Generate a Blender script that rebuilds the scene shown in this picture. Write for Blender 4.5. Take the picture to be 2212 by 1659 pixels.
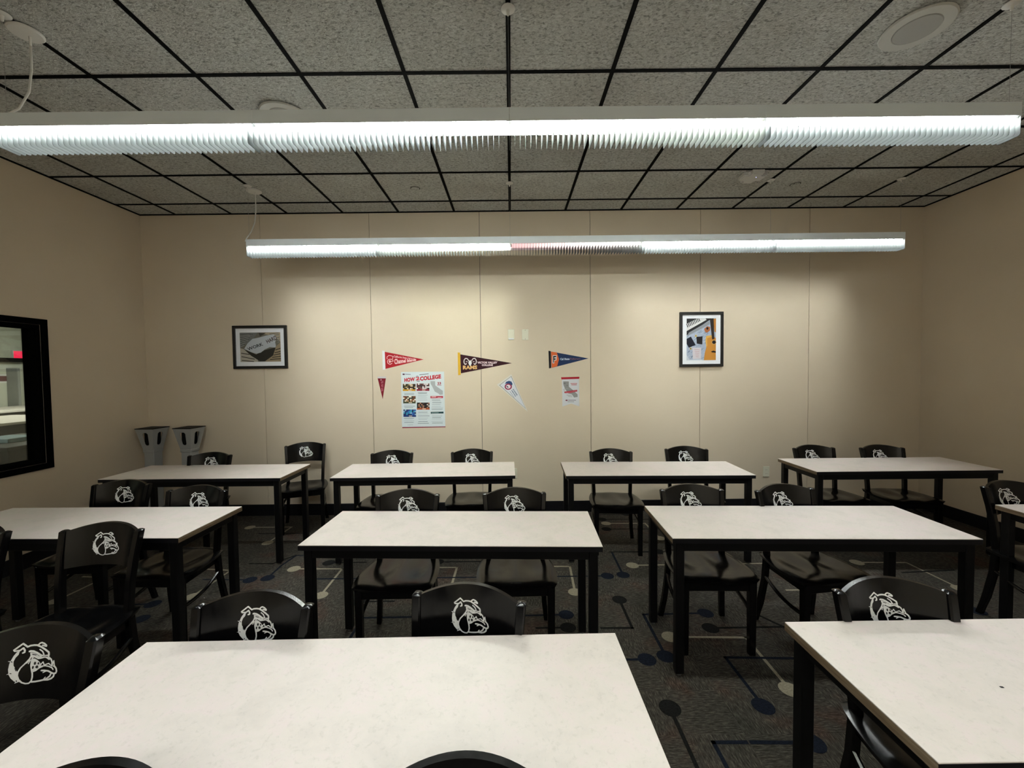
import bpy, bmesh, math, random
from mathutils import Vector, Matrix

random.seed(7)
for o in list(bpy.data.objects):
    bpy.data.objects.remove(o, do_unlink=True)
scene = bpy.context.scene
COL = scene.collection

# ------------------------------------------------------------------ camera
DZ = -0.015                      # floor level found from the table feet
F_PX = 891.31
PITCH, ROLL, YAW, CAM_H = 0.0335651, -0.0117258, 0.0016822, 1.61802 + DZ
_cp, _sp = math.cos(PITCH), math.sin(PITCH)
_F = Vector((math.sin(YAW) * _cp, math.cos(YAW) * _cp, -_sp))
_R0 = Vector((math.cos(YAW), -math.sin(YAW), 0))
_U0 = _R0.cross(_F)
_R = _R0 * math.cos(ROLL) + _U0 * math.sin(ROLL)
_U = -_R0 * math.sin(ROLL) + _U0 * math.cos(ROLL)
cam_data = bpy.data.cameras.new('camera')
cam_data.sensor_fit = 'HORIZONTAL'
cam_data.sensor_width = 36.0
cam_data.lens = F_PX / 2212.0 * 36.0
cam_data.clip_start = 0.02
cam = bpy.data.objects.new('camera', cam_data)
COL.objects.link(cam)
cam.matrix_world = Matrix(((_R.x, _U.x, -_F.x, 0), (_R.y, _U.y, -_F.y, 0),
                           (_R.z, _U.z, -_F.z, CAM_H), (0, 0, 0, 1)))
scene.camera = cam

# ------------------------------------------------------------------ world, exposure
world = bpy.data.worlds.new('world')
scene.world = world
world.use_nodes = True
world.node_tree.nodes['Background'].inputs[0].default_value = (0.0, 0.0, 0.0, 1)
world.node_tree.nodes['Background'].inputs[1].default_value = 0.0
vs = scene.view_settings
vs.view_transform = 'Standard'
vs.look = 'None'
vs.gamma = 1.0
vs.use_curve_mapping = False
vs.exposure = 0.0
TUBE = 160.0                     # radiance of a healthy fluorescent tube

# room numbers
XL, XR, YB, YR = -4.055, 4.57, 4.596, -2.75
ZC = 3.362 + DZ
TILE = 0.6096
GX0, GY0 = 0.005, 2.478


# ------------------------------------------------------------------ materials
def srgb(r, g, b):
    def c(v):
        v /= 255.0
        return v / 12.92 if v <= 0.04045 else ((v + 0.055) / 1.055) ** 2.4
    return (c(r), c(g), c(b), 1.0)


def mat(name, col, rough=0.6, spec=0.5, metal=0.0, coat=0.0, coat_rough=0.1):
    m = bpy.data.materials.new(name)
    m.use_nodes = True
    b = m.node_tree.nodes['Principled BSDF']
    b.inputs['Base Color'].default_value = (*col[:3], 1)
    b.inputs['Roughness'].default_value = rough
    b.inputs['Specular IOR Level'].default_value = spec
    b.inputs['Metallic'].default_value = metal
    b.inputs['Coat Weight'].default_value = coat
    b.inputs['Coat Roughness'].default_value = coat_rough
    return m


def nodes(m):
    return m.node_tree.nodes, m.node_tree.links, m.node_tree.nodes['Principled BSDF']


def noise(N, L, vec, scale, detail=2.0, rough=0.5, dist=0.0):
    n = N.new('ShaderNodeTexNoise')
    n.inputs['Scale'].default_value = scale
    n.inputs['Detail'].default_value = detail
    n.inputs['Roughness'].default_value = rough
    n.inputs['Distortion'].default_value = dist
    if vec is not None:
        L.new(vec, n.inputs['Vector'])
    return n


def ramp(N, L, fac, stops):
    r = N.new('ShaderNodeValToRGB')
    cr = r.color_ramp
    while len(cr.elements) < len(stops):
        cr.elements.new(0.5)
    for e, (p, c) in zip(cr.elements, stops):
        e.position = p
        e.color = (*c[:3], 1)
    L.new(fac, r.inputs['Fac'])
    return r


def world_pos(N, L, scale=None):
    g = N.new('ShaderNodeNewGeometry')
    if scale is None:
        return g.outputs['Position']
    mp = N.new('ShaderNodeMapping')
    mp.inputs['Scale'].default_value = scale
    L.new(g.outputs['Position'], mp.inputs['Vector'])
    return mp.outputs['Vector']


def bump(N, L, b, height, strength, dist):
    bp = N.new('ShaderNodeBump')
    bp.inputs['Strength'].default_value = strength
    bp.inputs['Distance'].default_value = dist
    L.new(height, bp.inputs['Height'])
    L.new(bp.outputs['Normal'], b.inputs['Normal'])
    return bp


M = {}
# beige vinyl wallcovering
m = M['wall'] = mat('wall_vinyl', (0.60, 0.52, 0.405), 0.55, 0.3)
N, L, B = nodes(m)
p = world_pos(N, L)
n1 = noise(N, L, p, 1.3, 3)
r1 = ramp(N, L, n1.outputs['Fac'], [(0.3, (0.72, 0.615, 0.475)), (0.7, (0.755, 0.65, 0.505))])
L.new(r1.outputs['Color'], B.inputs['Base Color'])
n2 = noise(N, L, p, 260, 2)
bump(N, L, B, n2.outputs['Fac'], 0.25, 0.002)
M['wall_gap'] = mat('wall_gap', (0.05, 0.045, 0.04), 0.9, 0.1)
M['white_wall'] = mat('white_wall', (0.66, 0.67, 0.58), 0.8, 0.2)

# fissured ceiling tile
m = M['tile'] = mat('ceiling_tile', (0.5, 0.48, 0.43), 0.95, 0.1)
N, L, B = nodes(m)
p = world_pos(N, L, (1.0, 1.6, 1.0))
nd = noise(N, L, p, 48, 3, 0.55, 1.0)
p2 = world_pos(N, L)
nl = noise(N, L, p2, 2.2, 2)
r1 = ramp(N, L, nd.outputs['Fac'], [(0.32, (0.28, 0.285, 0.275)), (0.45, (0.55, 0.565, 0.55)), (0.68, (0.76, 0.78, 0.77))])
mx = N.new('ShaderNodeMixRGB'); mx.blend_type = 'MULTIPLY'; mx.inputs['Fac'].default_value = 1.0
r2 = ramp(N, L, nl.outputs['Fac'], [(0.3, (0.88, 0.86, 0.83)), (0.7, (1, 1, 0.98))])
L.new(r1.outputs['Color'], mx.inputs['Color1']); L.new(r2.outputs['Color'], mx.inputs['Color2'])
L.new(mx.outputs['Color'], B.inputs['Base Color'])
bump(N, L, B, nd.outputs['Fac'], 0.9, 0.012)
M['tee'] = mat('black_tee', (0.003, 0.003, 0.003), 0.7, 0.05)

# carpet
m = M['carpet'] = mat('carpet', (0.05, 0.045, 0.04), 0.98, 0.05)
N, L, B = nodes(m)
p = world_pos(N, L)
nb = noise(N, L, p, 3.1, 3, 0.6)
nf = noise(N, L, world_pos(N, L, (30, 160, 1)), 1.0, 3, 0.7)
ng = noise(N, L, world_pos(N, L, (160, 30, 1)), 1.0, 3, 0.7)
ch = N.new('ShaderNodeTexChecker'); ch.inputs['Scale'].default_value = 4.0
L.new(p, ch.inputs['Vector'])
mixf = N.new('ShaderNodeMixRGB')
L.new(ch.outputs['Fac'], mixf.inputs['Fac'])
L.new(nf.outputs['Fac'], mixf.inputs['Color1']); L.new(ng.outputs['Fac'], mixf.inputs['Color2'])
rf = ramp(N, L, mixf.outputs['Color'], [(0.30, (0.022, 0.019, 0.016)), (0.52, (0.06, 0.053, 0.045)), (0.72, (0.14, 0.125, 0.105))])
rb = ramp(N, L, nb.outputs['Fac'], [(0.35, (0.8, 0.85, 0.85)), (0.55, (1, 1, 1)), (0.66, (1.10, 0.86, 0.81))])
mx = N.new('ShaderNodeMixRGB'); mx.blend_type = 'MULTIPLY'; mx.inputs['Fac'].default_value = 1.0
L.new(rf.outputs['Color'], mx.inputs['Color1']); L.new(rb.outputs['Color'], mx.inputs['Color2'])
L.new(mx.outputs['Color'], B.inputs['Base Color'])
bump(N, L, B, mixf.outputs['Color'], 0.8, 0.004)


def carpet_tint(name, c0, c1):
    m = mat(name, c0, 0.98, 0.05)
    N, L, B = nodes(m)
    nf = noise(N, L, world_pos(N, L, (90, 120, 1)), 1.0, 3, 0.7)
    r = ramp(N, L, nf.outputs['Fac'], [(0.3, c0), (0.7, c1)])
    L.new(r.outputs['Color'], B.inputs['Base Color'])
    return m


M['c'] = carpet_tint('carpet_cream', (0.20, 0.175, 0.125), (0.36, 0.325, 0.25))
M['n'] = carpet_tint('carpet_navy', (0.006, 0.0075, 0.012), (0.014, 0.018, 0.030))
M['d'] = carpet_tint('carpet_charcoal', (0.006, 0.006, 0.006), (0.015, 0.015, 0.015))

# laminate table top
m = M['laminate'] = mat('laminate', (0.74, 0.71, 0.63), 0.38, 0.4)
N, L, B = nodes(m)
p = world_pos(N, L)
na = noise(N, L, p, 9, 5, 0.65, 0.4)
r1 = ramp(N, L, na.outputs['Fac'], [(0.30, (0.765, 0.71, 0.665)), (0.50, (0.825, 0.765, 0.715)), (0.62, (0.85, 0.76, 0.735)), (0.78, (0.82, 0.775, 0.71))])
nb_ = noise(N, L, p, 70, 4, 0.7, 0.5)
r2 = ramp(N, L, nb_.outputs['Fac'], [(0.30, (0.90, 0.895, 0.885)), (0.45, (1.0, 0.99, 1.0)), (0.7, (1.0, 0.985, 0.985))])
mx = N.new('ShaderNodeMixRGB'); mx.blend_type = 'MULTIPLY'; mx.inputs['Fac'].default_value = 1.0
L.new(r1.outputs['Color'], mx.inputs['Color1']); L.new(r2.outputs['Color'], mx.inputs['Color2'])
L.new(mx.outputs['Color'], B.inputs['Base Color'])
M['black_edge'] = mat('black_edge', (0.007, 0.007, 0.009), 0.45, 0.25)
m = M['wood_edge'] = mat('worn_wood_edge', (0.2, 0.14, 0.08), 0.7, 0.2)
N, L, B = nodes(m)
nw = noise(N, L, world_pos(N, L, (6, 6, 120)), 1.0, 4, 0.6)
r1 = ramp(N, L, nw.outputs['Fac'], [(0.3, (0.13, 0.085, 0.05)), (0.6, (0.26, 0.20, 0.13)), (0.75, (0.34, 0.30, 0.23))])
L.new(r1.outputs['Color'], B.inputs['Base Color'])
M['black_frame'] = mat('black_frame', (0.0035, 0.0035, 0.004), 0.45, 0.2)
M['glide'] = mat('glide', (0.15, 0.15, 0.15), 0.5)

# black lacquered chair wood
m = M['chair'] = mat('black_lacquer', (0.0032, 0.0032, 0.0036), 0.24, 0.3)
N, L, B = nodes(m)
nw = noise(N, L, world_pos(N, L, (40, 40, 8)), 1.0, 3)
r1 = ramp(N, L, nw.outputs['Fac'], [(0.3, (0.15, 0.15, 0.15)), (0.7, (0.23, 0.23, 0.23))])
L.new(r1.outputs['Color'], B.inputs['Roughness'])
M['emblem'] = mat('emblem_white', (0.94, 0.95, 0.94), 0.5)
M['emblem_black'] = mat('emblem_black', (0.008, 0.008, 0.009), 0.4)

# fixtures
M['housing'] = mat('lamp_housing', (0.86, 0.93, 0.97), 0.5)
M['reflector'] = mat('lamp_reflector', (0.85, 0.86, 0.87), 0.35)
m = M['slat'] = bpy.data.materials.new('louver_plastic')
m.use_nodes = True
N, L = m.node_tree.nodes, m.node_tree.links
N.remove(N['Principled BSDF'])
dif = N.new('ShaderNodeBsdfDiffuse'); dif.inputs[0].default_value = (0.230, 0.245, 0.245, 1)
tra = N.new('ShaderNodeBsdfTranslucent'); tra.inputs[0].default_value = (0.230, 0.245, 0.245, 1)
mx = N.new('ShaderNodeMixShader'); mx.inputs[0].default_value = 0.45
L.new(dif.outputs[0], mx.inputs[1]); L.new(tra.outputs[0], mx.inputs[2])
L.new(mx.outputs[0], N['Material Output'].inputs['Surface'])


def emis(name, col, strength):
    m = bpy.data.materials.new(name)
    m.use_nodes = True
    N, L = m.node_tree.nodes, m.node_tree.links
    N.remove(N['Principled BSDF'])
    e = N.new('ShaderNodeEmission')
    e.inputs[0].default_value = (*col[:3], 1)
    e.inputs[1].default_value = strength
    L.new(e.outputs[0], N['Material Output'].inputs['Surface'])
    return m


M['tube_cool'] = emis('tube_cool', (0.95, 1.0, 0.97), TUBE)
M['tube_green'] = emis('tube_green', (0.95, 1.0, 0.88), TUBE)
M['tube_pink'] = emis('tube_dying', (1.0, 0.7, 0.66), 2.0)     # a dying tube: faint pink at one end, brighter at the other
N, L = M['tube_pink'].node_tree.nodes, M['tube_pink'].node_tree.links
sx = N.new('ShaderNodeSeparateXYZ')
g = N.new('ShaderNodeNewGeometry')
L.new(g.outputs['Position'], sx.inputs[0])
mr = N.new('ShaderNodeMapRange'); mr.inputs['From Min'].default_value = 0.0; mr.inputs['From Max'].default_value = 1.22
L.new(sx.outputs['X'], mr.inputs['Value'])
rc = ramp(N, L, mr.outputs['Result'], [(0.0, (1.0, 0.55, 0.54)), (0.45, (1.0, 0.74, 0.70)), (1.0, (1.0, 0.93, 0.86))])
L.new(rc.outputs['Color'], N['Emission'].inputs['Color'])
pw = N.new('ShaderNodeMath'); pw.operation = 'POWER'; pw.inputs[1].default_value = 3.0
L.new(mr.outputs['Result'], pw.inputs[0])
ml = N.new('ShaderNodeMath'); ml.operation = 'MULTIPLY_ADD'; ml.inputs[1].default_value = 22.0; ml.inputs[2].default_value = 1.25
L.new(pw.outputs[0], ml.inputs[0])
L.new(ml.outputs[0], N['Emission'].inputs['Strength'])
M['tube_added'] = emis('tube_added', (0.97, 1.0, 0.97), TUBE * 0.085)  # tubes of an added lamp out of view, fill light for the near tables
M['tube_added2'] = emis('tube_added2', (0.97, 1.0, 0.97), TUBE * 0.38)  # tubes of a second added lamp, stronger fill from behind the viewer
M['steel'] = mat('steel', (0.45, 0.45, 0.44), 0.35, metal=1.0)
M['cord'] = mat('white_cord', (0.85, 0.84, 0.80), 0.5)
M['canopy'] = mat('canopy_white', (0.80, 0.79, 0.75), 0.5)
M['grille'] = mat('speaker_grille', (0.44, 0.44, 0.42), 0.8)
M['speaker_ring'] = mat('speaker_ring', (0.60, 0.60, 0.56), 0.6)
M['plastic_white'] = mat('white_plastic', (0.72, 0.72, 0.70), 0.45)
M['led'] = emis('status_led', (0.5, 0.55, 1.0), 6.0)
M['plate'] = mat('wall_plate', (0.80, 0.78, 0.64), 0.3)
M['plate_dark'] = mat('wall_plate_slot', (0.10, 0.09, 0.08), 0.6)
M['bin'] = mat('grey_plastic', (0.36, 0.37, 0.37), 0.6)
M['black'] = mat('matt_black', (0.006, 0.006, 0.006), 0.6, 0.2)
M['window_black'] = mat('window_black', (0.003, 0.003, 0.003), 0.9, 0.0)
M['frame'] = mat('picture_frame', (0.012, 0.011, 0.010), 0.45)
M['mount'] = mat('picture_mount', (0.88, 0.90, 0.94), 0.7)
PAINT = {}


def paint(r, g, b):
    k = (r, g, b)
    if k not in PAINT:
        PAINT[k] = mat('print_%02x%02x%02x' % k, srgb(r, g, b), 0.65, 0.25)
    return PAINT[k]


# ------------------------------------------------------------------ mesh helpers
class MB:
    def __init__(s):
        s.v, s.f, s.m, s.mats = [], [], [], []
        s.smooth = []

    def mi(s, m):
        if m not in s.mats:
            s.mats.append(m)
        return s.mats.index(m)

    def face(s, pts, m, smooth=False):
        i = len(s.v)
        s.v += [tuple(p) for p in pts]
        s.f.append(tuple(range(i, i + len(pts))))
        s.m.append(s.mi(m)); s.smooth.append(smooth)

    def faces(s, verts, faces, m, smooth=False):
        i = len(s.v)
        s.v += [tuple(p) for p in verts]
        k = s.mi(m)
        for f in faces:
            s.f.append(tuple(i + a for a in f)); s.m.append(k); s.smooth.append(smooth)

    def box(s, x0, x1, y0, y1, z0, z1, m):
        v = [(x0, y0, z0), (x1, y0, z0), (x1, y1, z0), (x0, y1, z0), (x0, y0, z1), (x1, y0, z1), (x1, y1, z1), (x0, y1, z1)]
        s.faces(v, [(0, 3, 2, 1), (4, 5, 6, 7), (0, 1, 5, 4), (1, 2, 6, 5), (2, 3, 7, 6), (3, 0, 4, 7)], m)

    def bbox(s, x0, x1, y0, y1, z0, z1, m, b=0.003):
        """box with chamfered edges"""
        bm = bmesh.new()
        bmesh.ops.create_cube(bm, size=1.0)
        for v in bm.verts:
            v.co = Vector(((x0 + x1) / 2 + v.co.x * (x1 - x0), (y0 + y1) / 2 + v.co.y * (y1 - y0), (z0 + z1) / 2 + v.co.z * (z1 - z0)))
        bmesh.ops.bevel(bm, geom=list(bm.edges), offset=b, segments=1, affect='EDGES')
        s.add_bm(bm, m)

    def add_bm(s, bm, m, smooth=False):
        bm.verts.index_update()
        s.faces([v.co[:] for v in bm.verts], [[v.index for v in f.verts] for f in bm.faces], m, smooth)
        bm.free()

    def sweep(s, pts, prof_fn, m, smooth=True, cap=True):
        """rings: prof_fn(i) -> list of ring points"""
        rings = [prof_fn(i) for i in range(len(pts))]
        n = len(rings[0])
        v = [q for r in rings for q in r]
        f = []
        for i in range(len(rings) - 1):
            for j in range(n):
                k = (j + 1) % n
                f.append((i * n + j, i * n + k, (i + 1) * n + k, (i + 1) * n + j))
        if cap:
            f.append(tuple(reversed(range(n))))
            f.append(tuple((len(rings) - 1) * n + j for j in range(n)))
        s.faces(v, f, m, smooth)

    def tube(s, pts, r, m, seg=8, smooth=True):
        pts = [Vector(p) for p in pts]
        rr = r if isinstance(r, (list, tuple)) else [r] * len(pts)

        def ring(i):
            a = pts[max(i - 1, 0)]; b = pts[min(i + 1, len(pts) - 1)]
            t = (b - a).normalized()
            u = t.cross(Vector((0, 0, 1)))
            if u.length < 1e-4:
                u = t.cross(Vector((1, 0, 0)))
            u.normalize(); w = u.cross(t)
            return [tuple(pts[i] + (u * math.cos(2 * math.pi * k / seg) + w * math.sin(2 * math.pi * k / seg)) * rr[i]) for k in range(seg)]
        s.sweep(pts, ring, m, smooth)

    def lathe(s, prof, m, seg=24, center=(0, 0, 0), smooth=True):
        """prof: (r, z) list"""
        cx, cy, cz = center

        def ring(i):
            r, z = prof[i]
            return [(cx + r * math.cos(2 * math.pi * k / seg), cy + r * math.sin(2 * math.pi * k / seg), cz + z) for k in range(seg)]
        s.sweep(prof, ring, m, smooth)

    def obj(s, name, parent=None, loc=(0, 0, 0)):
        me = bpy.data.meshes.new(name)
        me.from_pydata(s.v, [], s.f)
        for mm in s.mats:
            me.materials.append(mm)
        me.polygons.foreach_set('material_index', s.m)
        me.polygons.foreach_set('use_smooth', s.smooth)
        me.update()
        if any(s.smooth):
            try:
                me.set_sharp_from_angle(angle=math.radians(38))
            except Exception:
                pass
        o = bpy.data.objects.new(name, me)
        o.location = loc
        COL.objects.link(o)
        if parent is not None:
            o.parent = parent
        return o


def tag(o, label=None, cat=None, group=None, kind=None):
    if label: o['label'] = label
    if cat: o['category'] = cat
    if group: o['group'] = group
    if kind: o['kind'] = kind
    return o


def empty(name, loc=(0, 0, 0), rz=0.0):
    o = bpy.data.objects.new(name, None)
    o.empty_display_size = 0.1
    o.location = loc
    o.rotation_euler = (0, 0, rz)
    COL.objects.link(o)
    return o


def share(name, src, parent, loc):
    o = bpy.data.objects.new(name, src.data)
    o.location = loc
    o.parent = parent
    COL.objects.link(o)
    return o


def copy_tree(o, parent=None):
    c = o.copy()
    COL.objects.link(c)
    c.parent = parent
    for ch in list(o.children):
        copy_tree(ch, c)
    return c


# ------------------------------------------------------------------ the room shell
b = MB(); b.box(XL - 0.15, XR + 0.15, YR - 0.1, YB + 0.1, -0.05, 0.0, M['carpet'])
floor = tag(b.obj('floor'), 'dark brown patterned carpet floor', kind='structure')

# back wall: a dark backing and separate vinyl panels with open joints
b = MB(); b.box(XL - 0.15, XR + 0.15, YB + 0.012, YB + 0.14, 0, ZC + 0.1, M['wall_gap'])
wall_back = tag(b.obj('wall_back'), 'beige vinyl panelled wall', kind='structure')
seams = [XL, -2.745, -1.545, -0.333, 0.886, 2.104, 3.313, XR]
for i in range(7):
    b = MB()
    g = 0.0022
    b.bbox(seams[i] + (g if i else 0), seams[i + 1] - (g if i < 6 else 0), YB, YB + 0.0119, 0.0, ZC + 0.08, M['wall'], 0.0012)
    b.obj('wall_panel', wall_back)

b = MB(); b.box(XR, XR + 0.14, YR, YB + 0.012, 0, ZC + 0.1, M['wall'])
tag(b.obj('wall_right'), 'plain beige side wall', kind='structure')
b = MB(); b.box(XL - 0.15, XR + 0.15, YR - 0.14, YR, 0, ZC + 0.1, M['wall'])
tag(b.obj('wall_rear'), 'beige wall behind the viewer', kind='structure')
# left wall with a window opening
WY0, WY1, WZ0, WZ1 = 1.30, 3.575, 0.845, 2.04
WT = 0.12
b = MB()
b.box(XL - WT, XL, YR, WY0, 0, ZC + 0.1, M['wall'])
b.box(XL - WT, XL, WY1, YB + 0.012, 0, ZC + 0.1, M['wall'])
b.box(XL - WT, XL, WY0, WY1, 0, WZ0, M['wall'])
b.box(XL - WT, XL, WY0, WY1, WZ1, ZC + 0.1, M['wall'])
tag(b.obj('wall_left'), 'beige side wall with an interior window', kind='structure')

# window in the left wall
win = tag(empty('window_1', (XL, (WY0 + WY1) / 2, WZ0)), 'black framed interior window', kind='structure')
wy0, wy1 = WY0 - (WY0 + WY1) / 2, WY1 - (WY0 + WY1) / 2
wh = WZ1 - WZ0
for (a0, a1, c0, c1) in ((wy0 - 0.05, wy1 + 0.05, wh, wh + 0.05), (wy0 - 0.05, wy1 + 0.05, -0.05, 0.0),
                         (wy0 - 0.05, wy0, 0, wh), (wy1, wy1 + 0.05, 0, wh)):
    b = MB(); b.bbox(0.0005, 0.016, a0, a1, c0, c1, M['window_black'], 0.002); b.obj('window_frame', win)
for (a0, a1, c0, c1) in ((wy0, wy1, wh - 0.035, wh), (wy0, wy1, 0, 0.035), (wy0, wy0 + 0.035, 0.035, wh - 0.035), (wy1 - 0.035, wy1, 0.035, wh - 0.035)):
    b = MB(); b.box(-WT, 0.0, a0 + 0.0005, a1 - 0.0005, c0 + 0.0005, c1 - 0.0005, M['window_black']); b.obj('window_jamb', win)
gm = bpy.data.materials.new('window_glass'); gm.use_nodes = True
N, L = gm.node_tree.nodes, gm.node_tree.links
N.remove(N['Principled BSDF'])
tr = N.new('ShaderNodeBsdfTransparent'); tr.inputs[0].default_value = (0.82, 0.86, 0.82, 1)
gl = N.new('ShaderNodeBsdfGlossy'); gl.inputs['Roughness'].default_value = 0.02
fr = N.new('ShaderNodeFresnel'); fr.inputs[0].default_value = 1.5
mx = N.new('ShaderNodeMixShader')
L.new(fr.outputs[0], mx.inputs[0]); L.new(tr.outputs[0], mx.inputs[1]); L.new(gl.outputs[0], mx.inputs[2])
L.new(mx.outputs[0], N['Material Output'].inputs['Surface'])
b = MB(); b.box(-0.064, -0.058, wy0 + 0.028, wy1 - 0.028, 0.028, wh - 0.028, gm); b.obj('glass_pane', win)

# baseboards and ceiling angle
for nm, a in (('back', (XL + 0.012, XR - 0.012, YB - 0.012, YB - 0.0002)), ('left', (XL + 0.0002, XL + 0.012, YR, YB - 0.0002)), ('right', (XR - 0.012, XR - 0.0002, YR, YB - 0.0002))):
    b = MB(); b.bbox(*a, 0.0, 0.128, M['black_edge'], 0.003)
    tag(b.obj('baseboard_' + nm), 'black rubber baseboard', kind='structure')
for i, a in enumerate(((XL + 0.02, XR - 0.02, YB - 0.02, YB - 0.0002), (XL + 0.0002, XL + 0.02, YR, YB - 0.0002), (XR - 0.02, XR - 0.0002, YR, YB - 0.0002))):
    b = MB(); b.box(*a, ZC - 0.003, ZC + 0.02, M['tee'])
    tag(b.obj('trim_%d' % (i + 1)), 'black ceiling edge angle', kind='structure')

# ceiling: a slab above, the black tee grid and every tile
b = MB(); b.box(XL - 0.15, XR + 0.15, YR - 0.1, YB + 0.1, ZC + 0.12, ZC + 0.2, M['wall_gap'])
ceiling = tag(b.obj('ceiling'), 'suspended ceiling of rough grey tiles in a black grid', kind='structure')
xs = [GX0 + k * TILE for k in range(-6, 8)]
ys = [GY0 + j * TILE for j in range(-8, 4)]
for x in xs:
    b = MB(); b.box(x - 0.012, x + 0.012, YR, YB, ZC - 0.001, ZC + 0.004, M['tee']); b.box(x - 0.002, x + 0.002, YR, YB, ZC + 0.004, ZC + 0.04, M['tee'])
    b.obj('grid_tee', ceiling)
for y in ys:
    b = MB()
    b.box(XL, XR, y - 0.012, y + 0.012, ZC - 0.0005, ZC + 0.0035, M['tee'])
    b.obj('grid_cross_tee', ceiling)
ex = [XL] + xs + [XR]
ey = [YR] + ys + [YB]
tile_cache = {}
for i in range(len(ex) - 1):
    for j in range(len(ey) - 1):
        x0, x1, y0, y1 = ex[i] + 0.010, ex[i + 1] - 0.010, ey[j] + 0.010, ey[j + 1] - 0.010
        key = (round(x1 - x0, 3), round(y1 - y0, 3))
        loc = ((x0 + x1) / 2, (y0 + y1) / 2, ZC + 0.0045)
        if key not in tile_cache:
            b = MB(); w, d = (x1 - x0) / 2, (y1 - y0) / 2
            b.box(-w, w, -d, d, 0, 0.016, M['tile'])
            tile_cache[key] = b.obj('ceiling_tile', ceiling, loc)
        else:
            share('ceiling_tile', tile_cache[key], ceiling, loc)

# ------------------------------------------------------------------ carpet motifs, traced on the floor plane
CAMP = Vector((0, 0, CAM_H))


def on_floor(px, py, z=0.0):
    d = _F + _R * ((px - 1106.0) / F_PX) - _U * ((py - 829.5) / F_PX)
    q = CAMP + d * ((z - CAM_H) / d.z)
    return (q.x, q.y)


def motif(col, pts, dots, world=False, w=0.018, r=0.05, lvl=[0]):
    P = [p if world else on_floor(*p) for p in pts]
    lvl[0] = (lvl[0] + 1) % 7
    z = 0.0009 + 0.00012 * lvl[0]
    b = MB()
    mt = M[col]
    for (x0, y0), (x1, y1) in zip(P[:-1], P[1:]):
        dx, dy = x1 - x0, y1 - y0
        l = math.hypot(dx, dy) or 1
        ux, uy = dx / l * w / 2, dy / l * w / 2
        b.face([(x0 - ux + uy, y0 - uy - ux, z), (x1 + ux + uy, y1 + uy - ux, z), (x1 + ux - uy, y1 + uy + ux, z), (x0 - ux - uy, y0 - uy + ux, z)], mt)
    for k in dots:
        x, y = P[k]
        b.face([(x + r * math.cos(a * math.pi / 12), y + r * math.sin(a * math.pi / 12), z + 0.00005) for a in range(24)], mt)
    return b.obj('carpet_motif', floor)


motif('c', [(635, 1229), (739, 1229), (693, 1286)], (0, 2))
motif('c', [(931, 1226), (987, 1226), (975, 1266)], ())
motif('c', [(1150, 1224), (1231, 1223.7), (1242, 1279)], (2,))
motif('n', [(676, 1251), (1312, 1244.4)], (1,))
motif('n', [(440, 1252), (540, 1253)], (1,))
motif('n', [(578, 1249), (608, 1222), (640, 1200), (720, 1200)], (0,))
motif('n', [(1346, 1242), (1322, 1194)], (0,))
motif('d', [(1318, 1192.5), (1402, 1192)], ())
motif('c', [(1366, 1221.4), (1654, 1217)], (0,))
motif('c', [(1309, 1130.7), (1393.5, 1130.7), (1425, 1162.6)], (0, 2))
motif('d', [(1338, 1295.7), (1365.7, 1356.7), (1300, 1357)], (0,))
motif('n', [(1138, 1330), (1223, 1328)], (1,))
motif('d', [(1160, 1357), (1227, 1356)], (1,))
motif('n', [(1524, 1324.6), (1390, 1327.5), (1438.3, 1418)], (0, 2))
motif('n', [(1320, 1425), (1397.6, 1424.8)], (1,))
motif('d', [(1534.6, 1357), (1740, 1353.5)], (0,))
motif('c', [(1447.8, 1376), (1611, 1377.5), (1706, 1489.7)], (0, 2))
motif('n', [(1760, 1423), (1567, 1420.5), (1648.4, 1526)], (2,))
motif('d', [(1447.2, 1530), (1506, 1659)], (0,))
motif('n', [(1755.6, 1605), (1623.7, 1604)], (0,))
motif('n', [(1611, 1603.6), (1541.2, 1604), (1585, 1685)], ())
motif('c', [(1851, 1215), (1958, 1215.5), (2074, 1271.5)], (0, 2))
motif('c', [(1792, 1273), (1700, 1275)], (0,))
motif('c', [(540, 1139.5), (630, 1138.6), (578, 1173)], (0, 2))
motif('d', [(540, 1217.8), (589, 1217.8), (636, 1201)], ())
motif('c', [(415, 1289), (498.5, 1232.4), (450, 1230)], (0,))
motif('c', [(122, 1298), (227, 1248), (180, 1246)], (0,))
motif('n', [(330, 1305), (250, 1307)], (0,))
motif('n', [(304, 1337.6), (240, 1338)], (0,))
motif('d', [(946, 1214), (1055, 1213)], (0,))
motif('d', [(710, 1216), (790, 1215)], (0,))
motif('n', [(890, 1333), (784, 1335), (755, 1380)], ())
motif('d', [(774, 1300), (850, 1299)], (0,))
motif('d', [(1290, 1112), (1352, 1111)], (1,))
motif('d', [(1300, 1122), (1440, 1122)], (0,))
motif('d', [(1310, 1143), (1420, 1143)], (0,))
motif('d', [(1380, 1193), (1424, 1192)], (1,))
motif('d', [(560, 1153), (660, 1152)], ())
motif('d', [(2060, 1232), (1950, 1237)], ())
motif('n', [(2110, 1320), (2050, 1328)], (0,))
motif('d', [(1640, 1330), (1700, 1358)], ())
for k in range(26):              # the pattern goes on around and behind the viewer
    x, y = random.uniform(-3.6, 4.2), random.uniform(-2.3, 0.75)
    l = random.uniform(0.25, 0.6)
    h = random.choice((-1, 1)) * random.uniform(0.25, 0.5)
    motif(random.choice('cnndd'), [(x, y), (x + l, y), (x + l, y + h)], (0, 2), world=True)

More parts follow.
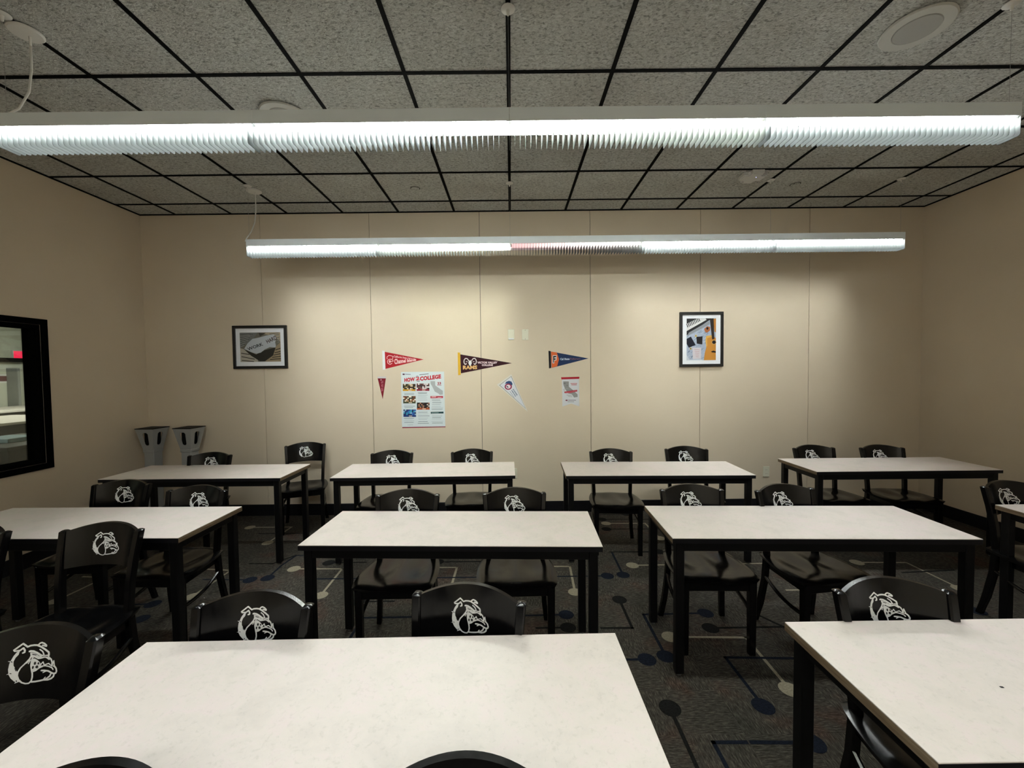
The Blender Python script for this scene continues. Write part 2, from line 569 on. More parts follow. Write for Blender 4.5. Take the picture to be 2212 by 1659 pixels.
# ------------------------------------------------------------------ tables
TBL = {'A': (-2.68180, 3.65234, -0.01178), 'B': (-0.74123, 3.62529, 0.00825), 'C': (1.20950, 3.57350, -0.03544),
       'D': (3.28143, 3.62339, -0.01017), 'E': (-2.53308, 2.42881, -0.01818), 'F': (-0.31310, 2.27290, -0.03852),
       'G': (1.58644, 2.30251, -0.03812), 'I': (-0.42754, 1.06807, 0.01100), 'J': (1.68493, 1.12551, 0.00276),
       'K': (3.75255, 2.27216, -0.0006)}
TZ = 0.735
TW, TD = 0.762, 0.25276


def make_table():
    root = empty('study_table')
    b = MB()
    b.bbox(-TW, TW, -TD, TD, TZ - 0.0035, TZ, M['laminate'], 0.0008)
    top = b.obj('table_top', root)
    b = MB(); b.box(-TW + 0.001, TW - 0.001, -TD + 0.003, TD - 0.003, TZ - 0.027, TZ - 0.0036, M['black_edge']); b.obj('core', root)
    for s in (-1, 1):
        b = MB(); y = s * (TD - 0.0012)
        b.box(-TW, TW, min(y, y + s * 0.0012) - 0.0008, max(y, y + s * 0.0012) + 0.0008, TZ - 0.028, TZ - 0.0037, M['black_edge']); b.obj('edge_band', root)
    for s in (-1, 1):
        b = MB(); x = s * TW
        b.box(min(x, x + s * 0.0012), max(x, x + s * 0.0012), -TD + 0.001, TD - 0.001, TZ - 0.028, TZ - 0.0037, M['wood_edge'])
        o = b.obj('end_edge', root); o['label'] = 'worn bare wood end edge'
    lx, ly, lw = TW - 0.021, TD - 0.012, 0.044
    for s in (-1, 1):
        b = MB(); y1 = s * (ly - 0.004)
        b.bbox(-lx + lw, lx - lw, min(y1, y1 - s * 0.022), max(y1, y1 - s * 0.022), TZ - 0.074, TZ - 0.028, M['black_frame'], 0.002); b.obj('apron_rail', root)
        b = MB(); x1 = s * (lx - 0.004)
        b.bbox(min(x1, x1 - s * 0.022), max(x1, x1 - s * 0.022), -ly + lw, ly - lw, TZ - 0.074, TZ - 0.028, M['black_frame'], 0.002); b.obj('apron_rail', root)
    for sx in (-1, 1):
        for sy in (-1, 1):
            xa, ya = sx * lx, sy * ly
            b = MB()
            b.bbox(min(xa, xa - sx * lw), max(xa, xa - sx * lw), min(ya, ya - sy * lw), max(ya, ya - sy * lw), 0.012, TZ - 0.028, M['black_frame'], 0.004)
            leg = b.obj('leg', root)
            b = MB(); b.lathe([(0.013, 0.0), (0.015, 0.003), (0.015, 0.011), (0.006, 0.013)], M['glide'], 12, (xa - sx * lw / 2, ya - sy * lw / 2, 0.0)); b.obj('foot_glide', leg)
    return root


TLAB = {'A': 'white topped black table standing beside the grey slotted pedestals',
        'B': 'white topped black table in front of the wall outlet below the white pennant',
        'C': 'white topped black table by the wall between the swallowtail banner and guitar picture',
        'D': 'white topped black table in the room corner beside the wall outlet',
        'E': 'white topped black table next to the interior window, two chairs behind it',
        'F': 'white topped black table in the middle row straight ahead of the poster',
        'G': 'white topped black table in the middle row below the guitar picture',
        'I': 'large white topped table with two chair tops before it and two chairs behind',
        'J': 'white topped table with a dark speck on it, next to the large table',
        'K': 'white topped table standing against the right wall in the middle row'}
t0 = make_table()
for i, k in enumerate(TBL):
    o = t0 if i == 0 else copy_tree(t0)
    x, y, a = TBL[k]
    o.location = (x, y, 0)
    o.rotation_euler = (0, 0, a)
    tag(o, TLAB[k], 'table', 'white topped study tables')

b = MB()
b.face([(-0.375 + 0.007 * math.cos(k * math.pi / 4) * (1 if k % 2 else 0.7), -0.045 + 0.0035 * math.sin(k * math.pi / 4), TZ + 0.0003) for k in range(8)], M['black_edge'])
speck = b.obj('speck', [o for o in bpy.data.objects if o.get('label') == TLAB['J']][0])
speck['label'] = 'dark speck'

# ------------------------------------------------------------------ chairs
PZ = 0.825                       # height of the back posts


def post_line(z):                # side profile of a rear leg: y, x(half spacing) by height
    T = [(0.0, 0.200, 0.196), (0.12, 0.176, 0.182), (0.28, 0.152, 0.170), (0.44, 0.143, 0.166), (0.58, 0.153, 0.171), (0.70, 0.172, 0.178), (PZ, 0.200, 0.186)]
    for a, c in zip(T[:-1], T[1:]):
        if z <= c[0]:
            t = (z - a[0]) / (c[0] - a[0])
            return a[1] + (c[1] - a[1]) * t, a[2] + (c[2] - a[2]) * t
    return T[-1][1], T[-1][2]


HW = 0.178


def back_front(x, z):            # front face of the curved backrest
    y, _ = post_line(min(z, PZ))
    if z > PZ:
        y += (z - PZ) * 0.24
    return y - 0.012 + 0.052 * (1 - (x / HW) ** 2)


EMB_S = 0.138 / 1440.0
EMB_SZ = 0.119 / 1440.0
EMB_C = (830.0, 835.0)
EMB_Z = 0.744


def emb(px, py, eps):
    x = (px - EMB_C[0]) * EMB_S
    z = EMB_Z - (py - EMB_C[1]) * EMB_SZ
    return (x, back_front(x, z) - eps, z)


def stroke(b, pts, w, m, eps):
    P = [Vector(p) for p in pts]
    if m is M['emblem']:
        w *= 1.3
    for a, c in zip(P[:-1], P[1:]):
        d = c - a
        n = max(1, int(d.length / 160))
        u = Vector((-d.y, d.x)).normalized() * w / 2
        for i in range(n):
            q0, q1 = a + d * (i / n), a + d * ((i + 1) / n)
            b.face([emb(*(q0 + u), eps), emb(*(q1 + u), eps), emb(*(q1 - u), eps), emb(*(q0 - u), eps)], m)
    for q in P:
        b.face([emb(q.x + w / 2 * math.cos(k * math.pi / 4), q.y - w / 2 * math.sin(k * math.pi / 4), eps) for k in range(8)], m)


def blob(b, pts, m, eps):
    b.face([emb(x, y, eps) for x, y in reversed(pts)], m)


def make_emblem(parent):
    b = MB()
    W, K = M['emblem'], M['emblem_black']
    e = 0.0006
    for pts, w in (([(550, 300), (420, 175), (220, 345), (245, 385), (370, 385), (445, 320), (490, 400), (490, 465), (450, 480)], 40),
                   ([(550, 300), (620, 270), (720, 265), (810, 275), (930, 340), (1060, 430), (1180, 520), (1195, 590), (1190, 640)], 44),
                   ([(840, 265), (880, 215), (930, 200), (1000, 230), (1075, 295), (1075, 325), (960, 290)], 38),
                   ([(660, 690), (560, 830), (450, 960), (400, 1100), (400, 1200), (450, 1330), (540, 1440), (640, 1490), (730, 1490), (790, 1420), (805, 1300), (790, 1180), (750, 1050), (720, 920), (715, 760), (740, 660)], 34),
                   ([(660, 690), (690, 600), (670, 520)], 40), ([(590, 830), (660, 740)], 22), ([(640, 850), (680, 740)], 22),
                   ([(900, 420), (990, 490), (1040, 590)], 30),
                   ([(720, 640), (800, 650), (900, 710), (960, 705), (1090, 670), (1200, 680), (1290, 750), (1340, 850), (1335, 930)], 38),
                   ([(950, 990), (1040, 960), (1150, 955), (1260, 980), (1360, 1020), (1400, 1070)], 30),
                   ([(940, 990), (1050, 830), (1100, 930), (1180, 900), (1230, 880), (1290, 930), (1330, 955)], 26),
                   ([(1350, 965), (1385, 790), (1420, 920), (1400, 970)], 28),
                   ([(1420, 950), (1500, 1030), (1530, 1120), (1510, 1180), (1440, 1200), (1350, 1170), (1250, 1120), (1130, 1105), (1040, 1105)], 40),
                   ([(1100, 1170), (1180, 1125)], 26),
                   ([(1460, 1210), (1450, 1290), (1380, 1360), (1280, 1400), (1140, 1405), (1040, 1430), (900, 1450), (790, 1450)], 42),
                   ([(1360, 1190), (1330, 1280), (1230, 1370), (1150, 1400)], 38), ([(1190, 1320), (1140, 1390)], 24),
                   ([(800, 1125), (880, 1095), (960, 1020), (1060, 975)], 26)):
        stroke(b, pts, w, W, e)
    blob(b, [(300, 420), (230, 540), (190, 660), (160, 780), (155, 950), (185, 1120), (250, 1250), (350, 1370), (450, 1395), (520, 1440), (440, 1330), (395, 1200), (395, 1080), (330, 960), (270, 850), (255, 720), (290, 600), (350, 520), (370, 400)], W, e)
    for t in ([(115, 680), (240, 690), (225, 760)], [(130, 1105), (250, 1055), (265, 1115)], [(360, 1440), (400, 1320), (470, 1400)]):
        blob(b, t[::-1], W, e)
    blob(b, [(590, 440), (640, 415), (740, 435), (850, 500), (960, 580), (1040, 610), (1160, 600), (1190, 640), (1000, 660), (950, 695), (880, 680), (780, 630), (700, 625), (670, 540), (680, 490), (600, 480)], W, e)
    blob(b, [(720, 720), (790, 700), (880, 760), (950, 830), (1000, 900), (1000, 960), (930, 1010), (860, 1110), (800, 1120), (760, 1020), (730, 900)], W, e)
    blob(b, [(1060, 690), (1190, 680), (1270, 740), (1225, 775), (1130, 710)], W, e)
    for cx, cy, rx, ry in ((825, 855, 32, 52), (785, 985, 27, 52), (895, 975, 42, 48), (925, 865, 26, 40)):
        b.face([emb(cx + rx * math.cos(k * math.pi / 5), cy - ry * math.sin(k * math.pi / 5), e * 2) for k in range(10)], K)
    for pts, w in (([(720, 560), (820, 590)], 26), ([(680, 490), (800, 540), (930, 640)], 10), ([(1000, 655), (1060, 640), (1170, 655)], 16), ([(200, 700), (225, 730)], 22), ([(220, 1085), (250, 1100)], 22), ([(320, 940), (355, 1030)], 26), ([(400, 1345), (415, 1380)], 24)):
        stroke(b, pts, w, K, e * 2)
    o = b.obj('emblem', parent)
    o['label'] = 'white bulldog head emblem with spiked collar'
    return o


def make_chair():
    root = empty('wooden_chair')
    C = M['chair']
    # rear legs run up into the back posts
    zs = [0.0, 0.06, 0.12, 0.2, 0.28, 0.36, 0.44, 0.51, 0.58, 0.64, 0.70, 0.76, 0.80, PZ - 0.006, PZ]
    for s in (-1, 1):
        b = MB()

        def ring(i):
            z = zs[i]
            y, x = post_line(z)
            d = 0.019 if z > 0.1 else 0.016
            w = 0.0155
            if i == len(zs) - 1:
                d, w = d * 0.55, w * 0.55
            x *= s
            pts = [(-w, -d * 0.7), (-w * 0.7, -d), (w * 0.7, -d), (w, -d * 0.7), (w, d * 0.7), (w * 0.7, d), (-w * 0.7, d), (-w, d * 0.7)]
            return [(x + a, y + c, z) for a, c in pts]
        b.sweep(zs, ring, C)
        b.obj('rear_leg', root)
    # curved backrest with arched top
    nx, nz = 20, 5
    b = MB()
    th = 0.017
    V, Fc = [], []

    def top(x): return PZ - 0.006 + 0.026 * (1 - (x / HW) ** 2)

    def bot(x): return 0.642 + 0.004 * (1 - (x / HW) ** 2)
    for side in (0, 1):
        for i in range(nx + 1):
            x = -HW + 2 * HW * i / nx
            for j in range(nz + 1):
                z = bot(x) + (top(x) - bot(x)) * j / nz
                V.append((x, back_front(x, z) + side * th, z))
    n1 = (nx + 1) * (nz + 1)

    def idx(s, i, j): return s * n1 + i * (nz + 1) + j
    for i in range(nx):
        for j in range(nz):
            Fc.append((idx(0, i, j), idx(0, i + 1, j), idx(0, i + 1, j + 1), idx(0, i, j + 1)))
            Fc.append((idx(1, i, j), idx(1, i, j + 1), idx(1, i + 1, j + 1), idx(1, i + 1, j)))
        Fc.append((idx(0, i, nz), idx(0, i + 1, nz), idx(1, i + 1, nz), idx(1, i, nz)))
        Fc.append((idx(0, i, 0), idx(1, i, 0), idx(1, i + 1, 0), idx(0, i + 1, 0)))
    for j in range(nz):
        Fc.append((idx(0, 0, j), idx(0, 0, j + 1), idx(1, 0, j + 1), idx(1, 0, j)))
        Fc.append((idx(0, nx, j), idx(1, nx, j), idx(1, nx, j + 1), idx(0, nx, j + 1)))
    b.faces(V, Fc, C, True)
    back = b.obj('backrest', root)
    make_emblem(back)
    # saddle seat
    b = MB()
    nu, nv = 20, 16
    V, Fc = [], []
    for side in (0, 1):
        for i in range(nu + 1):
            for j in range(nv + 1):
                u, v = -1 + 2 * i / nu, -1 + 2 * j / nv     # v = -1 front
                # square to rounded outline
                k = 0.42
                uu = u * math.sqrt(1 - k * v * v * 0.5)
                vv = v * math.sqrt(1 - k * u * u * 0.5)
                halfw = 0.245 - 0.030 * (vv + 1) / 2 * 1.2
                x = uu * halfw
                y = -0.003 + vv * 0.212
                z = 0.440
                if side == 0:
                    rr = max(abs(u), abs(v))
                    dip = -0.013 * math.exp(-((abs(x) - 0.09) / 0.06) ** 2) * math.exp(-((y - 0.03) / 0.13) ** 2)
                    dip -= 0.006 * math.exp(-((abs(x) - 0.10) / 0.055) ** 2) * math.exp(-((y + 0.2) / 0.05) ** 2)
                    z += dip
                    if rr > 0.93:
                        z -= 0.006
                else:
                    x *= 0.955; y = -0.003 + vv * 0.2025
                    z = 0.412
                V.append((x, y, z))
    n1 = (nu + 1) * (nv + 1)

    def sd(s, i, j): return s * n1 + i * (nv + 1) + j
    for i in range(nu):
        for j in range(nv):
            Fc.append((sd(0, i, j), sd(0, i + 1, j), sd(0, i + 1, j + 1), sd(0, i, j + 1)))
            Fc.append((sd(1, i, j), sd(1, i, j + 1), sd(1, i + 1, j + 1), sd(1, i + 1, j)))
        Fc.append((sd(0, i, 0), sd(1, i, 0), sd(1, i + 1, 0), sd(0, i + 1, 0)))
        Fc.append((sd(0, i, nv), sd(0, i + 1, nv), sd(1, i + 1, nv), sd(1, i, nv)))
    for j in range(nv):
        Fc.append((sd(0, 0, j), sd(0, 0, j + 1), sd(1, 0, j + 1), sd(1, 0, j)))
        Fc.append((sd(0, nu, j), sd(1, nu, j), sd(1, nu, j + 1), sd(0, nu, j + 1)))
    b.faces(V, Fc, C, True)
    b.obj('seat', root)
    # apron under the seat
    b = MB()
    b.bbox(-0.175, 0.175, -0.180, -0.160, 0.362, 0.4115, C, 0.003)
    b.bbox(-0.150, 0.150, 0.135, 0.153, 0.362, 0.4115, C, 0.003)
    for s in (-1, 1):
        v = [(s * 0.190, -0.16, 0.362), (s * 0.172, -0.16, 0.362), (s * 0.152, 0.145, 0.362), (s * 0.168, 0.145, 0.362)]
        v2 = [(a, c, 0.4115) for a, c, _ in v]
        f = [(0, 1, 2, 3), (7, 6, 5, 4), (0, 4, 5, 1), (1, 5, 6, 2), (2, 6, 7, 3), (3, 7, 4, 0)]
        b.faces(v + v2, f, C)
    b.obj('seat_apron', root)
    for s in (-1, 1):
        b = MB()

        def fl(i):
            z = (0.0, 0.2, 0.4115)[i]
            w = (0.0175, 0.019, 0.0205)[i]
            x = s * 0.185; y = -0.168
            pts = [(-w, -w * 0.8), (-w * 0.8, -w), (w * 0.8, -w), (w, -w * 0.8), (w, w * 0.8), (w * 0.8, w), (-w * 0.8, w), (-w, w * 0.8)]
            return [(x + a, y + c, z) for a, c in pts]
        b.sweep([0, 1, 2], fl, C, False)
        b.obj('front_leg', root)
        b = MB()
        pts = []
        for i in range(9):
            t = i / 8
            y = -0.165 + 0.325 * t
            z = 0.235 + 0.075 * t ** 1.5
            _, xr = post_line(z)
            x = s * (0.185 * (1 - t) + xr * t + 0.018 * math.sin(math.pi * t))
            pts.append((x, y, z))
        b.tube(pts, 0.0105, C, 8)
        b.obj('side_stretcher', root)
    return root


# measured: middle of the post tops, heading
CH = [('B1', -1.147, 3.923, 2.0, 'black chair behind the table below the poster, under the tiny red pennant'),
      ('B2', -0.385, 3.940, 2.5, 'black chair behind the table below the poster, under the maroon pennant'),
      ('C1', 0.931, 3.872, -4.0, 'black chair behind the table below the white banner, beside the aisle'),
      ('C2', 1.677, 3.950, -6.0, 'black chair behind the far table directly below the guitar picture'),
      ('G1', 1.151, 2.628, -1.7, 'black chair at the middle-row table below the guitar picture, beside the aisle'),
      ('G2', 1.735, 2.605, 7.0, 'black chair turned outward at the middle-row table below the guitar picture'),
      ('D1', 2.896, 3.935, 1.0, 'black chair behind the corner table on the side of the wall outlet'),
      ('D2', 3.520, 3.900, -3.0, 'black chair behind the corner table close to the right wall'),
      ('F1', -0.664, 2.588, 0.3, 'black chair tucked behind the middle-row table, on the poster side'),
      ('F2', 0.011, 2.597, 1.4, 'black chair tucked behind the middle-row table, on the aisle side'),
      ('J1', 1.317, 1.405, -1.5, 'black chair behind the white table that has a dark speck'),
      ('I1', -0.878, 1.367, -1.3, 'black chair squarely behind the large table, beside the smudge'),
      ('I2', -0.157, 1.397, -11.0, 'black chair turned slightly at the large table, whole bulldog emblem showing'),
      ('E1', -2.777, 2.917, 1.5, 'black chair in front of the pedestal-side table, under the interior window wall'),
      ('E2', -2.115, 2.745, -2.0, 'black chair behind the window-side middle table, beside the aisle'),
      ('A1', -2.890, 3.930, 3.0, 'black chair behind the table by the pedestals, half hidden by its top'),
      ('A2', -2.232, 4.440, 20.0, 'black chair turned at an angle standing alone against the panelled wall'),
      ('X1', -2.070, 2.059, 0.8, 'black chair standing free in front of the window-side middle table'),
      ('X2', -1.434, 1.190, 6.0, 'black chair standing at the end of the large table'),
      ('X3', -2.728, 2.050, 0.0, 'black chair at the window-side middle table, only a back post in view'),
      ('K1', 3.208, 2.620, 2.0, 'black chair behind the table against the right wall'),
      ('Y1', -0.805, 0.735, 0.0, 'black chair backed against the large table, toward its window-side end'),
      ('Y2', -0.100, 0.738, 0.0, 'black chair backed against the large table, toward its aisle end')]
c0 = make_chair()
for i, (k, x, y, deg, lab) in enumerate(CH):
    o = c0 if i == 0 else copy_tree(c0)
    a = math.radians(deg)
    # origin lies 0.2 in front of the post tops
    o.location = (x + 0.2 * math.sin(a), y - 0.2 * math.cos(a), 0)
    o.rotation_euler = (0, 0, a)
    tag(o, lab, 'chair', 'black wooden chairs with bulldog emblems')

# ------------------------------------------------------------------ pendant lamps
TUBE_Z = -0.008
LP = 0.026496                    # louver pitch


def rounded_slat():
    """one louver blade, in its own YZ plane"""
    b = MB()
    t = 0.0008
    prof = [(-0.049, 0.0), (-0.049, -0.080), (-0.046, -0.087), (-0.040, -0.090), (0.040, -0.090), (0.046, -0.087), (0.049, -0.080), (0.049, -0.038), (0.040, 0.0)]
    n = len(prof)
    v = [(-t, y, z) for y, z in prof] + [(t, y, z) for y, z in prof]
    f = [tuple(range(n)), tuple(reversed(range(n, 2 * n)))]
    for i in range(n):
        j = (i + 1) % n
        f.append((i, i + n, j + n, j))
    b.faces(v, f, M['slat'])
    return b


slat_src = None


def lamp(x0, nsec, yc, z_bot, tubes, label, hang, cord_x, cord=True, louver=True, skirt=-0.036):
    """z_bot: lower edge of the grey side panel"""
    global slat_src
    SEC = 1.2192
    root = empty('pendant_lamp', (x0 + nsec * SEC / 2, yc, z_bot))
    half = nsec * SEC / 2
    for i in range(nsec):
        a, c = -half + i * SEC, -half + (i + 1) * SEC
        b = MB()
        g = 0.0006
        b.box(a + g, c - g, -0.052, -0.0505, 0.0, 0.063, M['housing'])
        b.box(a + g, c - g, 0.0505, 0.052, skirt, 0.063, M['housing'])
        b.box(a + g, c - g, -0.0505, 0.0505, 0.0615, 0.063, M['housing'])
        hs = b.obj('housing', root)
        b = MB()
        b.box(a + g, c - g, -0.0495, -0.0485, 0.002, 0.060, M['reflector'])
        b.box(a + g, c - g, 0.0485, 0.0495, skirt + 0.0005, 0.060, M['reflector'])
        b.box(a + g, c - g, -0.0485, 0.0485, 0.052, 0.060, M['reflector'])
        b.obj('reflector', hs)
        b = MB()
        for yy in (-0.022, 0.022):
            b.tube([(a + 0.014, yy, TUBE_Z), ((a + c) / 2, yy, TUBE_Z), (c - 0.014, yy, TUBE_Z)], 0.0128, tubes[i], 12)
        b.obj('fluorescent_tube', root)
        b = MB()
        for xx in (a + 0.0075, c - 0.0075):
            b.box(xx - 0.006, xx + 0.006, -0.040, 0.040, -0.008, 0.052, M['plastic_white'])
        b.obj('lamp_holder', root)
    n = int(round(nsec * SEC / LP))
    for i in range(n + 1 if louver else 0):
        x = -half + 0.001 + (nsec * SEC - 0.002) * i / n
        if slat_src is None:
            slat_src = rounded_slat().obj('louver_slat', root, (x, 0, 0))
        else:
            share('louver_slat', slat_src, root, (x, 0, 0))
    # suspension wires with ceiling cups
    for hx in hang:
        lx = hx - root.location.x
        b = MB()
        zt = ZC - 0.001 - z_bot
        b.tube([(lx, 0, 0.063), (lx, 0, zt)], 0.0009, M['steel'], 6)
        w = b.obj('suspension_wire', root)
        b = MB(); b.lathe([(0.034, zt), (0.034, zt - 0.003), (0.030, zt - 0.006), (0.008, zt - 0.007), (0.006, zt - 0.03), (0.003, zt - 0.034)], M['canopy'], 20, (lx, 0, 0)); b.obj('ceiling_cup', w)
    if cord:
        cx = cord_x - root.location.x
        zt = ZC - 0.001 - z_bot
        b = MB(); b.lathe([(0.068, zt), (0.068, zt - 0.006), (0.062, zt - 0.012), (0.012, zt - 0.014)], M['canopy'], 28, (cx, 0.105, 0)); b.obj('power_canopy', root)
        b = MB()
        b.tube([(cx + 0.004, 0.118, zt - 0.012), (cx + 0.006, 0.118, zt - 0.06), (cx + 0.008, 0.115, zt - 0.18), (cx + 0.0, 0.105, zt - 0.30), (cx - 0.02, 0.075, zt - 0.40), (cx - 0.036, 0.03, 0.10), (cx - 0.04, 0.012, 0.0635)], 0.005, M['cord'], 8)
        b.obj('power_cord', root)
    tag(root, label, 'lamp', 'linear pendant lamps')
    return root


added_ = M['tube_added']
c_, g_, p_ = M['tube_cool'], M['tube_green'], M['tube_pink']
ZL = 2.801 + DZ
lamp(-2.433, 4, 2.051, ZL, [c_, c_, g_, c_], 'long white louvered pendant lamp hanging over the middle row of tables', (-2.433, 0.005, 2.443), -2.44, skirt=-0.010)
lamp(-2.433, 5, 3.905, 2.790 + DZ, [c_, g_, p_, c_, c_], 'longer louvered pendant lamp near the panelled wall, one section glowing dim pink', (-2.433, 0.005, 2.443, 3.663), -2.44)
lamp(-2.433, 4, 0.197, ZL, [added_] * 4, 'added unseen pendant lamp without louver slats, above the edge of the large table', (-2.433, 0.005, 2.443), -2.44, True, False)  # added unseen lamp, left without slats to spread its fill light
lamp(-2.433, 4, -1.632, ZL, [M['tube_added2']] * 4, 'added unseen pendant lamp without louver slats, near the rear wall', (-2.433, 0.005, 2.443), -2.44, True, False)  # added unseen lamp, lifts the ambient light and the chair fronts

# ------------------------------------------------------------------ ceiling devices
def speaker(x, y, label):
    r = empty('ceiling_speaker', (x, y, ZC))
    b = MB()
    b.lathe([(0.152, 0.0), (0.152, -0.004), (0.146, -0.009), (0.100, -0.010), (0.096, -0.006), (0.02, -0.006)], M['speaker_ring'], 40); b.obj('trim_ring', r)
    b = MB(); b.lathe([(0.0975, -0.0062), (0.094, -0.012), (0.05, -0.0135), (0.002, -0.014)], M['grille'], 36); b.obj('grille', r)
    tag(r, label, 'speaker', 'round ceiling speakers')


speaker(2.118, 2.190, 'round ceiling speaker in the tile above the nearest right table')
speaker(-1.515, 2.86, 'round ceiling speaker partly hidden above the pendant lamp')
r = empty('wireless_access_point', (2.205, 3.795, ZC))
bm = bmesh.new(); bmesh.ops.create_cube(bm, size=1.0)
for v in bm.verts: v.co = Vector((v.co.x * 0.205, v.co.y * 0.205, -0.019 + v.co.z * 0.036))
bmesh.ops.bevel(bm, geom=[e for e in bm.edges if abs(e.verts[0].co.z - e.verts[1].co.z) > 0.01], offset=0.05, segments=5, affect='EDGES')
bmesh.ops.bevel(bm, geom=[e for e in bm.edges if e.verts[0].co.z < -0.03 and e.verts[1].co.z < -0.03], offset=0.009, segments=2, affect='EDGES')
b = MB(); b.add_bm(bm, M['plastic_white'], True); b.obj('cover', r)
b = MB(); b.lathe([(0.004, 0), (0.003, -0.002), (0.0005, -0.0025)], M['led'], 10, (0.018, -0.03, -0.0372)); b.obj('status_light', r)
tag(r, 'white rounded square wireless access point with a tiny blue light on the ceiling', 'access point')
for x, lab in ((-0.897, 'flush round sprinkler cover on the ceiling tile above the poster side'), (2.743, 'flush round sprinkler cover on the ceiling tile near the access point')):
    r = empty('sprinkler_cover', (x, 4.009, ZC))
    b = MB(); b.lathe([(0.040, 0.0045), (0.040, -0.003), (0.036, -0.0045), (0.004, -0.005)], M['tile'], 24); b.obj('cap', r)
    b = MB(); b.lathe([(0.046, 0.0044), (0.046, 0.0030), (0.041, 0.0030)], M['wall_gap'], 24); b.obj('shadow_gap', r)
    tag(r, lab, 'sprinkler', 'sprinkler covers')

# ------------------------------------------------------------------ things on the back wall
YW = YB


def flat(b, pts, m, lvl):
    """polygon on the wall plane, facing the room; lvl in tenths of a millimetre"""
    a = sum(p[0] * q[1] - q[0] * p[1] for p, q in zip(pts, pts[1:] + pts[:1]))
    if a < 0:
        pts = pts[::-1]
    b.face([(x, -lvl * 0.0001, z) for x, z in pts], m)


def rect(b, x0, x1, z0, z1, m, lvl):
    flat(b, [(x0, z0), (x1, z0), (x1, z1), (x0, z1)], m, lvl)


def slab(b, pts, m, t, back=0.0):
    """thin solid of an outline"""
    a = sum(p[0] * q[1] - q[0] * p[1] for p, q in zip(pts, pts[1:] + pts[:1]))
    if a < 0:
        pts = pts[::-1]
    n = len(pts)
    v = [(x, -t, z) for x, z in pts] + [(x, -back, z) for x, z in pts]
    f = [tuple(range(n)), tuple(reversed(range(n, 2 * n)))] + [(i, i + n, (i + 1) % n + n, (i + 1) % n) for i in range(n)]
    b.faces(v, f, m)


def disc(b, cx, cz, rx, rz, m, lvl, n=16):
    flat(b, [(cx + rx * math.cos(2 * math.pi * k / n), cz + rz * math.sin(2 * math.pi * k / n)) for k in range(n)], m, lvl)


def line2(b, pts, w, m, lvl):
    for (x0, z0), (x1, z1) in zip(pts[:-1], pts[1:]):
        l = math.hypot(x1 - x0, z1 - z0) or 1
        nx, nz = -(z1 - z0) / l * w / 2, (x1 - x0) / l * w / 2
        flat(b, [(x0 + nx, z0 + nz), (x1 + nx, z1 + nz), (x1 - nx, z1 - nz), (x0 - nx, z0 - nz)], m, lvl)


TXT = {}


def text(b, s, x0, x1, z0, z1, m, lvl, rot=0.0, warp=None, bold=0.0):
    """lettering fitted into a box; rot about the box centre, or warp(u, v) -> (x, z)"""
    key = (s, bold)
    if key not in TXT:
        cu = bpy.data.curves.new('lettering', 'FONT')
        cu.body = s
        cu.resolution_u = 2
        cu.offset = bold
        ob = bpy.data.objects.new('lettering', cu)
        COL.objects.link(ob)
        dg = bpy.context.evaluated_depsgraph_get()
        me = bpy.data.meshes.new_from_object(ob.evaluated_get(dg))
        TXT[key] = ([tuple(v.co[:2]) for v in me.vertices], [tuple(p.vertices) for p in me.polygons])
        bpy.data.objects.remove(ob, do_unlink=True)
        bpy.data.curves.remove(cu)
        bpy.data.meshes.remove(me)
    V, Fc = TXT[key]
    ax, bx_ = min(v[0] for v in V), max(v[0] for v in V)
    az, bz_ = min(v[1] for v in V), max(v[1] for v in V)
    out = []
    cx, cz = (x0 + x1) / 2, (z0 + z1) / 2
    for x, z in V:
        u, v = (x - ax) / (bx_ - ax), (z - az) / (bz_ - az)
        if warp:
            X, Z = warp(u, v)
        else:
            X, Z = x0 + u * (x1 - x0), z0 + v * (z1 - z0)
            if rot:
                dx, dz = X - cx, Z - cz
                X, Z = cx + dx * math.cos(rot) - dz * math.sin(rot), cz + dx * math.sin(rot) + dz * math.cos(rot)
        out.append((X, -lvl * 0.0001, Z))
    b.faces(out, [f if True else f for f in Fc], m)


def bil(c00, c10, c11, c01):
    def w(u, v):
        return tuple((c00[i] * (1 - u) + c10[i] * u) * (1 - v) + (c01[i] * (1 - u) + c11[i] * u) * v for i in (0, 1))
    return w


def wall_px(px, py):
    d = _F + _R * ((px - 1106.0) / F_PX) - _U * ((py - 829.5) / F_PX)
    q = CAMP + d * (YB / d.y)
    return (q.x, q.z)


def Wp(name, px0, py0, sx):
    """mapping from a magnified crop of the photograph to local wall coordinates of a thing"""
    return lambda x, y: wall_px(px0 + x / sx, py0 + y / sx)


RED, WHITE, MAROON = paint(188, 30, 45), paint(235, 236, 238), paint(120, 22, 40)


def wall_thing(name, anchor_px, label, cat, group=None):
    x, z = wall_px(*anchor_px)
    r = empty(name, (x, YB, z))
    tag(r, label, cat, group)
    return r, (x, z)


def loc(fn, org, pts):
    return [(fn(*p)[0] - org[0], fn(*p)[1] - org[1]) for p in pts]


